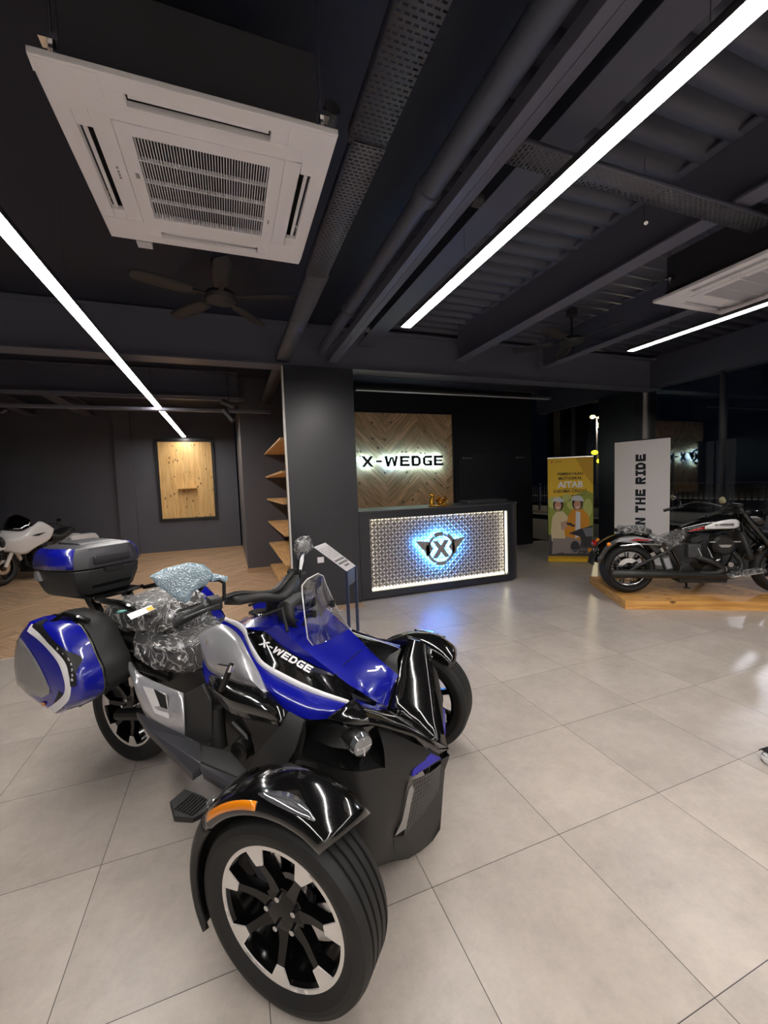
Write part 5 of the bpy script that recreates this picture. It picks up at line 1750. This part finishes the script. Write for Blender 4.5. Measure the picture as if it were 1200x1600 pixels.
# raised centre of the lid
m = MB().grid([[V((x, y + YO, z)) for y in (-.10, -.09, .09, .10)] for x, z in ((-1.603, 1.125), (-1.607, 1.165), (-1.655, 1.205), (-1.75, 1.234), (-1.92, 1.240))])
m.build('lid_ridge', 'charcoal', lid, solid=.012, ang=25)
for sg in (-1, 1):
    m = MB()
    q = [tc_ring(1.106, 1.013), tc_ring(1.136, 1.018), tc_ring(1.177, .978), tc_ring(1.214, .868)]
    ids = (1, 2, 3) if sg > 0 else (8, 7, 6)
    m.grid([[q[r][i] + V((0, 0, .002)) for i in ids] for r in range(4)])
    m.build('blue_corner', 'blue', lid, solid=.004, ang=20)
MB().box((-1.612, -.05 + YO, 1.075), (-1.604, .05 + YO, 1.100)).build('lid_lock', 'decal_black', lid)
MB().grid([[V((-1.619, y + YO, 1.075)), V((-1.634, y + YO, .99))] for y in (-.11, .11)]).build('front_pad', 'black_matte', tc, solid=.014)
m = MB().slab([V(p) for p in ((-1.90, -.222, 1.04), (-1.95, -.220, 1.04), (-1.95, -.220, 1.085), (-1.92, -.222, 1.095))], (0, .02, 0))
for mm_ in (m.flipped(), m):
    mm_.xf(Matrix.Translation((0, YO, 0))).build('case_reflector', 'grey_lens', tc)
m = MB(); block_text(m, 'EDGE', (-1.602, -.02 + YO, 1.081), (0, 1, 0), (0, 0, 1), (1, 0, 0), .012, .0006, gap=.2) if False else None

# ---- handlebar, mirrors, dash
m = MB()
bar = [(-.67, -.385, .985), (-.60, -.30, 1.03), (-.555, -.20, 1.055), (-.52, -.09, 1.03), (-.50, 0, 1.02), (-.52, .09, 1.03), (-.555, .20, 1.055), (-.60, .30, 1.03), (-.67, .385, .985)]
hb = MB().tube(cr(bar, 3), .0125, 10).build('handlebar', 'black_metal', T)
for sg in (-1, 1):
    e0, e1 = V((-.69, sg * .405, .975)), V((-.61, sg * .315, 1.025))
    MB().tube([e0, e0.lerp(e1, .1), e0.lerp(e1, .12), e1], [.024, .024, .020, .020], 14).build('grip', 'rubber', hb)
    c_g = V((-.59, sg * .285, 1.038))
    MB().obox(c_g, (.026, .040, .024), (.5, -sg * .8, 0), (.8, sg * .5, 0), (0, 0, 1)).build('switch_gear', 'black_matte', hb, bevel=.005)
    MB().tube([c_g + V((.035, 0, 0)), c_g + V((.03, sg * .06, -.005)), c_g + V((-.03, sg * .13, -.03))], .006, 6).build('brake_lever', 'black_metal', hb)
    MB().tube([(-.555, sg * .265, 1.05), (-.548, sg * .268, 1.12), (-.552, sg * .29, 1.138), (-.565, sg * .335, 1.146)], .0075, 8).build('mirror_stalk', 'black_metal', hb)
# bubble-wrapped right mirror
def blob(name, c, outline, axu, axv, th, mat, parent, n=5, jit=.004, seed=1, wrapm=None):
    axn = axu.cross(axv).normalized()
    rr = random.Random(seed)
    rows = []
    for k, (s_, t_) in enumerate(((.0, 1), (.45, .9), (.75, .7), (.95, .35), (1.0, 0), (.95, -.35), (.75, -.7), (.45, -.9), (0, -1))):
        rows.append([V(c) + axu * (u * s_) + axv * (v * s_) + axn * (th * t_ + (rr.uniform(-jit, jit) if s_ else 0)) for u, v in outline + outline[:1]])
    return MB().grid(rows).build(name, mat, parent, ang=60)
mc = V((-0.589, -0.43, 1.163))
au = V((.62, .78, 0)).normalized(); av = V((0, 0, 1))
u0 = V(TO)
mo = MB().sphere((0, 0, 0), (.075, .014, .045), 18, 10).xf(Matrix.Translation(mc + V((.01, .01, .01))) @ Matrix((au, av.cross(au), av)).transposed().to_4x4()).build('mirror_head', 'black_metal', hb)
ol = [(-.112, .036), (-.06, .058), (.02, .070), (.075, .056), (.098, .032), (.106, .004), (.082, -.026), (.03, -.046), (.018, -.078), (.0, -.088), (-.035, -.060), (-.065, -.028), (-.092, .0)]
blob('bubble_wrap', mc + V((0, 0, 0)), ol, au, av, .034, 'bubble', mo, jit=.006, seed=4)
MB().tube([mc + au * .10 + av * .0, mc + au * .13 - av * .002, mc + au * .155 - av * .016], [.018, .010, .012], 8).build('wrap_tail', 'bubble', mo)
# film-wrapped left mirror
mc2 = V((-0.603, 0.4, 1.172))
mo2 = MB().sphere(mc2, (.02, .045, .04), 16, 10).build('mirror_head', plain('grey_mirror_back', srgb(150, 150, 150), .3, metal=.4), hb)
ol2 = [(-.055, -.01), (-.045, .035), (-.01, .058), (.035, .055), (.052, .02), (.060, -.018), (.03, -.035), (-.005, -.062), (-.035, -.06), (-.05, -.035)]
blob('mirror_film', mc2, ol2, au, av, .028, 'wrap', mo2, jit=.008, seed=8)
MB().tube([mc2 - av * .05 - au * .01, V((-.57, .325, 1.10)), V((-.56, .285, 1.045))], [.011, .013, .010], 8).build('stalk_film', 'decal', mo2)
# bar cover and dash
m = MB().grid([[(-.60, -.22, 1.045), (-.52, -.22, 1.05)], [(-.585, -.12, 1.03), (-.47, -.12, 1.045)], [(-.57, 0, 1.0), (-.44, 0, 1.01)], [(-.58, .12, 1.02), (-.47, .12, 1.04)], [(-.60, .22, 1.045), (-.52, .22, 1.05)]], smooth=3, smooth_v=3)
m.build('bar_cover', 'black_soft', T, solid=.035)
MB().tube([(-.52, 0, .92), (-.51, 0, 1.0)], .035, 14).build('steering_stem', 'black_metal', T)
m = MB().grid([[(-.40, -.11, .90), (-.36, -.12, .905), (-.31, -.11, .90)], [(-.42, -.09, .985), (-.37, -.10, 1.01), (-.33, -.09, .985)], [(-.42, .09, .985), (-.37, .10, 1.01), (-.33, .09, .985)], [(-.40, .11, .90), (-.36, .12, .905), (-.31, .11, .90)]], smooth=2, smooth_v=2)
m.build('dashboard', 'black_matte', T, solid=.01)
MB().tube([(-0.583, 0.2, 0.924), (-0.572, 0.2, 1.034)], .030, 14).build('reservoir', 'charcoal', T)
for p in ((-.62, -.05, .955), (-.48, .15, .97), (-.46, -.15, .95), (-.44, .05, .96)):
    MB().tube([p, (p[0] + .08, p[1] + .04, p[2] + .03), (p[0] + .14, p[1] - .01, p[2] - .05)], .007, 6).build('cable', 'rubber', T)

# ---- windscreen
wo = [V(p) for p in ((-0.267, -0.115, 1.09), (-0.25, -0.1, 1.115), (-0.239, -0.03, 1.125), (-0.251, 0.03, 1.1), (-0.254, 0.06, 1.048), (-0.237, 0.12, 0.919), (-0.203, 0.17, 0.812), (-0.196, 0.16, 0.772), (-0.199, 0.1, 0.756), (-0.226, 0, 0.77), (-0.234, -0.1, 0.823), (-0.231, -0.145, 0.874), (-0.241, -0.145, 0.976), (-0.258, -0.13, 1.066))]
ws = MB().poly(wo).build('windscreen', 'acrylic', T, solid=.004, merge=False)
MB().tube(wo + [wo[0]], .0026, 6).build('screen_edge', 'edge', ws)
for sg in (-1, 1):
    MB().tube([(-.30, sg * .07, .90), (-.27, sg * .075, .95), (-.235, sg * .08, .96)], .008, 8).tube([(-.235, sg * .08, .975), (-.235, sg * .08, .945)], .010, 8).build('screen_bracket', 'black_metal', ws)

# ================================================================ CRUISERS
def bike_wheel(name, parent, x, z, R, W, rimr, nsp=9, lip='chrome', disc=True):
    c = (x, 0, z)
    h = W / 2
    w = MB().lathe([(rimr, -h * .5), (rimr - .012, -h * .4), (rimr - .018, 0), (rimr - .012, h * .4), (rimr, h * .5)], c, 'Y', 44)
    w.tube([(x, -.05, z), (x, .05, z)], .034, 16)
    for k in range(nsp):
        a = 2 * PI * k / nsp + .2
        er, et = V((math.cos(a), 0, math.sin(a))), V((-math.sin(a), 0, math.cos(a)))
        for s_ in (-1, 1):
            w.obox(V(c) + er * (rimr * .55) + et * s_ * .012, (rimr * .45, .010, .006), (er + et * s_ * .08).normalized(), (0, 1, 0), (er.cross(V((0, 1, 0)))).normalized())
    wo = w.build(name, 'black_gloss', parent, ang=30)
    MB().lathe([(rimr - .004, -h * .62), (rimr + .02, -h * .95), (R - .05, -h), (R - .015, -h * .7), (R, -h * .25), (R, h * .25), (R - .015, h * .7), (R - .05, h), (rimr + .02, h * .95), (rimr - .004, h * .62)], c, 'Y', 56, closed=True).build('tyre', 'rubber', wo)
    m = MB()
    for s_ in (-1, 1):
        m.lathe([(rimr - .010, s_ * h * .56), (rimr + .003, s_ * h * .60), (rimr + .003, s_ * h * .55), (rimr - .010, s_ * h * .51)], c, 'Y', 56, closed=True)
    m.build('rim_lip', lip, wo)
    if disc:
        for s_ in (-1, 1):
            MB().lathe([(.07, s_ * .058), (.125, s_ * .058), (.125, s_ * .062), (.07, s_ * .062)], c, 'Y', 32, closed=True).build('brake_disc', 'chrome', wo)
    return wo


def fender_arc(name, parent, cx, cz, R, hw, a0, a1, mat, lip=.03):
    rows = []
    for k in range(15):
        a = math.radians(a0 + (a1 - a0) * k / 14)
        rows.append([(cx + r * math.cos(a), y, cz + r * math.sin(a)) for y, r in ((-hw, R - lip), (-hw * .97, R - .004), (-hw * .6, R + .012), (0, R + .018), (hw * .6, R + .012), (hw * .97, R - .004), (hw, R - lip))])
    return MB().grid(rows, smooth=2, smooth_v=1).build(name, mat, parent, solid=.004)


# plinth under the black cruiser
PH = math.radians(-29.7)
t = thing('display_plinth', 'low knotty timber display plinth under the black cruiser', 'plinth', (4.103, 3.333, 0), PH)
m = MB()
for k in range(6):
    m.box((.0, .0 + .20 * k + (.001 if k else 0), .0), (2.9, .20 * (k + 1) - .001, .10))
m.build('planks', 'plinth_wood', t, merge=False, bevel=.0)
PZ = .10

K = thing('cruiser_motorcycle', 'black cruiser motorcycle with white and red tank standing on the timber plinth', 'motorcycle', (4.49, 3.54, PZ), PH)
def kz(p): return (p[0], p[1], p[2] - PZ)
bike_wheel('rear_wheel', K, -.075, .30, .30, .19, .205)
bike_wheel('front_wheel', K, 1.55, .315, .315, .13, .225)
rf = fender_arc('rear_fender', K, -.075, .33, .375, .115, 25, 172, 'black_gloss', .07)
MB().grid([[(-.27, s, .735), (-.1, s * 1.02, .77), (.12, s, .745)] if False else [(-.26, s_ * y, z) for _ in (0,)] for s_, y, z in ()]) if False else None
for sg in (-1, 1):
    MB().slab([(-.25, sg * .120, .625), (-.20, sg * .121, .675), (-.02, sg * .121, .690), (.16, sg * .120, .655), (.14, sg * .120, .638), (-.05, sg * .121, .640)], (0, sg * .002, 0)).build('fender_stripe', 'decal_grey', rf)
    MB().slab([(-.10, sg * .123, .645), (-.02, sg * .123, .668), (.13, sg * .122, .650), (.10, sg * .122, .640)], (0, sg * .002, 0)).build('red_stripe', 'red', rf)
    MB().tube([(-.2, sg * .135, .585), (0, sg * .14, .605), (.24, sg * .13, .60)], .011, 8).build('fender_strut', 'chrome', rf)
    MB().tube([(-.33, sg * .11, .61), (-.33, sg * .165, .61)], .010, 8).build('indicator_stem', 'black_metal', K)
    MB().sphere((-.34, sg * .18, .61), (.024, .022, .024), 12, 8).build('indicator', 'amber', K)
MB().sphere((-.445, 0, .60), (.03, .05, .04), 12, 8).build('tail_light', 'red_lens', K)
MB().obox((-.47, 0, .42), (.005, .09, .07), (1, 0, -.25), (0, 1, 0), (.25, 0, 1)).build('number_plate_holder', 'black_metal', K)
MB().tube([(-.40, 0, .55), (-.46, 0, .47)], .02, 8).build('plate_bracket', 'black_metal', K)
# frame, swingarm, shock
for sg in (-1, 1):
    MB().tube([(-.075, sg * .12, .30), (.10, sg * .12, .40), (.30, sg * .11, .50), (.45, sg * .09, .62)], .018, 8).build('swingarm', 'black_metal', K)
    MB().tube([(.34, sg * .08, .60), (.50, sg * .10, .25), (1.0, sg * .10, .20), (1.16, sg * .07, .55), (1.08, sg * .03, .95)], .019, 10).build('frame_tube', 'black_gloss', K)
MB().tube([(.45, 0, .62), (.75, 0, .78), (1.05, 0, .93)], .03, 10).build('backbone', 'black_metal', K)
# seats with film
def cseat(name, secs, parent, seedn):
    def ring(x, hw, zt, zb, g=0):
        P = []
        for k in range(12):
            a = 2 * PI * k / 12
            P.append(V((x, (hw + g) * math.copysign(abs(math.cos(a)) ** .6, math.cos(a)), (zt + zb) / 2 + ((zt - zb) / 2 + g) * math.copysign(abs(math.sin(a)) ** .7, math.sin(a)))))
        return P + [P[0].copy()]
    m = MB().grid([ring(*s_) for s_ in secs], smooth_v=3)
    m.poly(ring(*secs[0])[:-1]); m.poly(ring(*secs[-1])[:-1])
    so = m.build(name, 'seat', parent, ang=45)
    rr = random.Random(seedn)
    rows = []
    for i in range(len(secs) - 1):
        for q in range(3):
            s_ = [secs[i][j] * (1 - q / 3) + secs[i + 1][j] * q / 3 for j in range(4)]
            R_ = [p + V((rr.uniform(-.5, .5), rr.uniform(-1, 1), rr.uniform(-1, 1))) * .012 for p in ring(*s_, .010)[:-1]]
            rows.append(R_ + [R_[0]])
    MB().grid(rows).build('seat_wrap', 'wrap', so, ang=8)
cseat('pillion_seat', [(-.20, .06, .775, .73), (-.12, .11, .80, .715), (.05, .12, .80, .71), (.15, .11, .775, .70)], K, 3)
cseat('rider_seat', [(.12, .10, .755, .67), (.22, .145, .685, .585), (.33, .155, .660, .555), (.44, .13, .70, .575), (.54, .09, .785, .62)], K, 4)
# tank
def tank_ring(x, hw, zt, zb):
    P = []
    for k in range(14):
        a = 2 * PI * k / 14
        P.append(V((x, hw * math.copysign(abs(math.cos(a)) ** .7, math.cos(a)), (zt + zb) / 2 + (zt - zb) / 2 * math.copysign(abs(math.sin(a)) ** .8, math.sin(a)))))
    return P + [P[0].copy()]
m = MB().grid([tank_ring(*s_) for s_ in ((.50, .05, .78, .70), (.60, .085, .825, .70), (.75, .125, .885, .705), (.90, .145, .920, .715), (1.02, .125, .915, .74), (1.09, .07, .89, .78))], smooth_v=4)
m.poly(tank_ring(.50, .05, .78, .70)[:-1]); m.poly(tank_ring(1.09, .07, .89, .78)[:-1])
tk_ = m.build('fuel_tank', 'black_gloss', K, ang=60)
for sg in (-1, 1):
    yy = lambda x, o=0: sg * ({.6: .088, .7: .114, .8: .134, .9: .1465, 1.0: .134, 1.06: .10}[x] + o)
    MB().grid([[(.70, yy(.7, .003), .795), (.8, yy(.8, .003), .845), (.9, yy(.9, .003), .870), (1.0, yy(1.0, .003), .872), (1.06, yy(1.06, .004), .84)], [(.70, yy(.7, .004), .780), (.8, yy(.8, .004), .80), (.9, yy(.9, .004), .81), (1.0, yy(1.0, .004), .81), (1.06, yy(1.06, .005), .815)], [(.70, yy(.7, .002), .765), (.8, yy(.8, .002), .765), (.9, yy(.9, .002), .768), (1.0, yy(1.0, .001), .772), (1.06, yy(1.06, .003), .79)]], smooth=2, smooth_v=2).build('white_flash', 'white_paint', tk_, solid=.003)
    MB().grid([[(.56, yy(.6, -.012), .740), (.62, yy(.6, .005), .770), (.70, yy(.7, .003), .796)], [(.55, yy(.6, -.014), .735), (.62, yy(.6, .004), .745), (.70, yy(.7, .002), .764)]], smooth=2).build('red_flash', 'red', tk_, solid=.003)
    m = MB()
    block_text(m, 'X-WEDGE', (.78 if sg < 0 else 1.0, sg * .156, .80), (-sg, .0, .02), (0, 0, 1), (0, sg, 0), .025, .001, gap=.16, xs=1.08, t=.24)
    m.build('tank_lettering', 'decal_black', tk_)
# engine: two finned cylinders, air cleaner, cases
m = MB()
for (x, tilt) in ((.66, -.42), (.88, .42)):
    d = V((math.sin(tilt), 0, math.cos(tilt)))
    p = V((.77, 0, .33))
    base = p + d * .10
    for k in range(9):
        c = base + d * (.022 * k)
        m.obox(c, (.062, .085, .006), d.cross(V((0, 1, 0))), (0, 1, 0), d)
    m.tube([base - d * .08, base + d * .24], .052, 16)
    m.obox(base + d * .235, (.055, .08, .035), d.cross(V((0, 1, 0))), (0, 1, 0), d)
m.build('cylinders', 'black_soft', K, bevel=.003)
MB().tube([(.77, -.14, .27), (.77, .14, .27)], .105, 24).tube([(.52, -.12, .27), (.52, .12, .27)], .085, 20).tube([(.92, -.13, .24), (.92, .10, .24)], .06, 18).box((.45, -.10, .14), (.95, .10, .28)).build('crankcase', 'black_metal', K, bevel=.006)
MB().tube([(.86, -.145, .30), (.86, -.160, .30)], .055, 20).obox((.80, -.15, .40), (.05, .008, .012), (.8, 0, .6), (0, 1, 0), (-.6, 0, .8)).tube([(.95, -.135, .36), (.95, -.16, .36)], .03, 16).build('polished_covers', 'chrome', K, bevel=.003)
for k, (x, tilt) in enumerate(((.62, -.42), (.72, -.42))):
    d = V((math.sin(tilt), 0, math.cos(tilt)))
    MB().tube([V((x + .06, -.155, .40)), V((x + .06, -.155, .40)) + d * .17], .010, 8).build('pushrod_tube', 'chrome', K)
MB().lathe([(0, -.20), (.09, -.20), (.115, -.17), (.115, -.10), (0, -.10)], (.86, 0, .585), 'Y', 30).build('air_cleaner', 'black_matte', K).scale = (1, 1, 1)
MB().box((.71, -.190, .62), (1.02, -.180, .632)).slab([(.79, -.205, .595), (.93, -.205, .595), (.90, -.205, .565), (.82, -.205, .565)], (0, .005, 0)).build('cleaner_trim', 'chrome', K)
MB().obox((.30, -.125, .38), (.045, .03, .085), (.94, 0, .3), (0, 1, 0), (-.3, 0, .94)).build('side_box', 'charcoal', K, bevel=.008)
MB().obox((.30, -.157, .38), (.030, .003, .065), (.94, 0, .3), (0, 1, 0), (-.3, 0, .94)).build('side_box_cover', 'decal_grey', K, bevel=.003)
MB().obox((.58, -.11, .52), (.07, .05, .08), (1, 0, 0), (0, 1, 0), (0, 0, 1)).build('side_cover', 'charcoal', K, bevel=.012)
# exhaust
MB().tube([(-.32, -.20, .265), (-.29, -.20, .265), (.28, -.20, .265), (.34, -.20, .26), (.80, -.19, .25), (.92, -.17, .25)], [.040, .050, .050, .040, .038, .036], 16).build('silencer', 'black_matte', K)
MB().tube(cr([(.60, -.14, .45), (.74, -.19, .40), (.84, -.20, .33), (.78, -.20, .28), (.60, -.19, .27)], 5), .032, 12).tube(cr([(.98, -.13, .50), (1.05, -.16, .38), (1.0, -.18, .27), (.85, -.18, .25)], 5), .028, 12).build('exhaust_pipe', 'black_matte', K)
# footboard in film, side stand
for sg in (-1, 1):
    fb = MB().obox((1.05, sg * .22, .27), (.16, .05, .010), (.97, 0, .18), (0, 1, 0), (-.18, 0, .97)).build('footboard', 'chrome', K, bevel=.004)
MB().obox((1.05, -.22, .285), (.18, .06, .016), (.97, 0, .18), (0, 1, 0), (-.18, 0, .97)).build('footboard_film', 'wrap', K)
MB().tube([(.62, .1, .16), (.68, .2, .02)], .012, 8).obox((.69, .205, .005), (.03, .02, .005), (1, 0, 0), (0, 1, 0), (0, 0, 1)).build('side_stand', 'black_metal', K)
MB().tube([(.66, -.1, .16), (.68, -.12, .11)], .008, 8).build('stand_spring', 'black_metal', K)
# fork, headlamp, bars
m = MB()
for sg in (-1, 1):
    MB().tube([(1.06, sg * .10, 1.0), (1.17, sg * .10, .83), (1.33, sg * .10, .62), (1.55, sg * .10, .315)], [.030, .030, .034, .026], 14).build('fork_leg', 'black_gloss', K)
MB().box((1.04, -.13, .93), (1.16, .13, .96)).tube([(1.08, 0, .98), (1.14, 0, .82)], .04, 14).build('triple_clamp', 'black_metal', K, bevel=.01)
hl = MB().lathe([(0, -.14), (.05, -.13), (.09, -.06), (.095, .02), (.09, .03)], (0, 0, 0), 'X', 28).xf(Matrix.Translation((1.30, 0, .86)))
hl = hl.build('headlamp', 'black_gloss', K)
MB().lathe([(0, .045), (.06, .04), (.088, .03), (.088, .02)], (0, 0, 0), 'X', 28).xf(Matrix.Translation((1.30, 0, .86))).build('lens', 'clear_lens', hl)
MB().box((1.18, -.04, .84), (1.24, .04, .88)).build('headlamp_bracket', 'black_metal', K)
bar = [(.55, -.44, .945), (.68, -.40, .985), (.82, -.30, 1.05), (.93, -.16, 1.02), (1.02, -.06, .985), (1.02, .06, .985), (.93, .16, 1.02), (.82, .30, 1.05), (.68, .40, .985), (.55, .44, .945)]
hb2 = MB().tube(cr(bar, 4), .0125, 10).build('handlebar', 'black_metal', K)
for sg in (-1, 1):
    MB().tube([(.53, sg * .445, .94), (.66, sg * .405, .98)], .018, 12).build('grip', 'rubber', hb2)
    MB().obox((.70, sg * .39, .995), (.03, .022, .022), (.9, -sg * .2, .3), (.2, .9, 0), (0, 0, 1)).build('switch_gear', 'black_metal', hb2, bevel=.005)
    MB().tube([(.70, sg * .39, 1.0), (.71, sg * .42, 1.06), (.66, sg * .47, 1.09)], .006, 6).build('mirror_stalk', 'black_metal', hb2)
    MB().sphere((.66, sg * .48, 1.11), (.015, .055, .038), 14, 8).build('mirror', 'chrome' if sg > 0 else plain('tinted_mirror', srgb(190, 176, 130), .2, metal=.6), hb2)
MB().box((1.06, -.07, .99), (1.12, .07, 1.04)).build('instrument', 'black_metal', K, bevel=.01)
fender_arc('front_fender', K, 1.55, .325, .345, .085, 20, 150, 'black_gloss', .05)
MB().grid([[(1.12, s * .11, .72), (1.20, s * .12, .45), (1.22, s * .11, .42)] for s in (-1, 0, 1)]).build('radiator', 'black_soft', K, solid=.05)

# ---------------------------------------------------------------- white bagger at the left
BH_ = math.radians(-111)
L = thing('touring_motorcycle', 'white touring motorcycle with dark screen at the left edge on the wooden floor', 'motorcycle', (-3.73, 8.80, 0.002), BH_)
bike_wheel('front_wheel', L, 0, .32, .32, .12, .235)
bike_wheel('rear_wheel', L, -1.62, .31, .31, .17, .215)
fender_arc('front_fender', L, 0, .33, .355, .09, 10, 170, 'white_paint', .07)
for sg in (-1, 1):
    MB().tube([(0, sg * .095, .32), (-.14, sg * .095, .55), (-.30, sg * .095, .85)], [.026, .032, .028], 12).build('fork_leg', 'gold' if False else 'alu', L)
rowsT = [(-.10, 0, .945), (-.16, .10, .925), (-.27, .19, .905), (-.40, .245, .975), (-.537, .285, 1.05), (-.66, .33, .98), (-.775, .35, .885)]
rowsM = [(.0, 0, .80), (-.07, .14, .79), (-.20, .245, .79), (-.36, .29, .80), (-.50, .31, .80), (-.64, .34, .80), (-.745, .345, .80)]
rowsN = [(.01, 0, .68), (-.06, .14, .67), (-.18, .24, .66), (-.33, .28, .66), (-.47, .30, .67), (-.60, .32, .69), (-.70, .33, .72)]
rowsB = [(-.03, 0, .58), (-.09, .13, .56), (-.18, .21, .51), (-.29, .235, .505), (-.40, .26, .57), (-.52, .29, .63), (-.66, .31, .68)]
m = MB().grid([rowsT, rowsM, rowsN, rowsB], smooth=3, smooth_v=3)
m.mirror()
fa = m.build('fairing', 'white_paint', L, solid=.008, ang=50)
for sg in (-1, 1):
    MB().slab([(-.33, sg * .302, .815), (-.45, sg * .318, .835), (-.60, sg * .345, .845), (-.46, sg * .320, .80)], (0, sg * .004, 0)).build('side_vent', 'black_metal', fa)
MB().lathe([(.0, .0), (.105, .0), (.12, -.02), (.12, -.06)], (0, 0, 0), 'X', 30).xf(Matrix.Translation((.045, .0, .735))).build('headlamp_ring', 'black_metal', fa)
MB().lathe([(.0, .018), (.04, .016), (.07, .006), (.085, .001)], (0, 0, 0), 'X', 30).xf(Matrix.Translation((.046, .0, .735))).build('headlamp', 'clear_lens', fa)
sc = [[(-.14, 0, .93), (-.19, .10, .92), (-.29, .19, .91), (-.42, .25, .98)], [(-.22, 0, 1.08), (-.25, .09, 1.07), (-.33, .17, 1.04), (-.43, .235, 1.03)], [(-.33, 0, 1.20), (-.35, .08, 1.19), (-.40, .14, 1.15), (-.46, .20, 1.09)]]
MB().grid(sc, smooth=3, smooth_v=3).mirror().build('windscreen', 'smoked', L, solid=.004)
MB().tube([(-.29, .195, .91), (-.42, .255, .985), (-.50, .27, 1.04)], .007, 6).both('screen_trim', 'chrome', L)
m = MB().grid([tank_ring(*s_) for s_ in ((-1.02, .06, .80, .68), (-.92, .11, .84, .62), (-.78, .15, .88, .58), (-.60, .17, .88, .56), (-.45, .12, .86, .62))], smooth_v=3)
m.build('fuel_tank', 'white_paint', L, ang=60)
m = MB().grid([tank_ring(*s_) for s_ in ((-1.62, .10, .86, .74), (-1.45, .16, .85, .70), (-1.2, .17, .76, .62), (-1.0, .12, .80, .62))], smooth_v=3)
m.poly(tank_ring(-1.62, .10, .86, .74)[:-1]).build('seat', 'seat', L, ang=60)
fender_arc('rear_fender', L, -1.62, .33, .37, .12, 0, 150, 'white_paint', .12)
for sg in (-1, 1):
    m = MB().grid([[(x, sg * (.16 + .09 * q), z0 + (z1 - z0) * v) for q, v in ((0, 1), (1, .95), (1, .05), (0, 0))] for x, z0, z1 in ((-1.30, .38, .66), (-1.4, .34, .70), (-2.0, .33, .68), (-2.08, .38, .60))])
    m.build('saddlebag', 'white_paint', L, ang=40, bevel=.01)
m = MB()
for (x, tilt) in ((-.78, -.42), (-.58, .42)):
    d = V((math.sin(tilt), 0, math.cos(tilt)))
    b_ = V((-.68, 0, .32)) + d * .10
    for k in range(8):
        m.obox(b_ + d * (.022 * k), (.07, .10, .006), d.cross(V((0, 1, 0))), (0, 1, 0), d)
    m.tube([b_ - d * .08, b_ + d * .2], .06, 14)
m.build('cylinders', 'black_soft', L)
MB().tube([(-.68, -.16, .26), (-.68, .16, .26)], .12, 24).tube([(-.92, -.15, .28), (-.92, .15, .28)], .10, 20).box((-1.05, -.12, .14), (-.50, .12, .30)).tube([(-.45, .16, .24), (-.60, .18, .17), (-1.0, .2, .2)], .03, 10).build('crankcase', 'black_metal', L, bevel=.006)
MB().tube([(-.35, -.09, .85), (-.42, -.08, .30), (-.55, -.1, .17), (-1.2, -.1, .22)], .02, 8).both('frame_tube', 'black_metal', L)
MB().tube([(-.60, .10, .15), (-.60, .24, .015)], .014, 8).obox((-.60, .25, .008), (.035, .02, .008), (1, 0, 0), (0, 1, 0), (0, 0, 1)).tube([(-.42, .1, .2), (-.60, .24, .02)], .008, 6).build('side_stand', 'black_metal', L)
hb3 = MB().tube(cr([(-.92, -.42, .93), (-.80, -.34, .98), (-.62, -.12, .99), (-.62, .12, .99), (-.80, .34, .98), (-.92, .42, .93)], 4), .013, 10).build('handlebar', 'black_metal', L)
for sg in (-1, 1):
    MB().tube([(-.95, sg * .43, .925), (-.86, sg * .38, .955)], .019, 12).build('grip', 'rubber', hb3)
    MB().tube([(-.82, sg * .36, .98), (-.82, sg * .40, 1.03)], .006, 6).sphere((-.82, sg * .42, 1.04), (.02, .06, .035), 12, 8).build('mirror', 'black_gloss', hb3)
MB().tube([(-.30, 0, .85), (-.62, 0, .97)], .03, 10).build('steering_stem', 'black_metal', L)
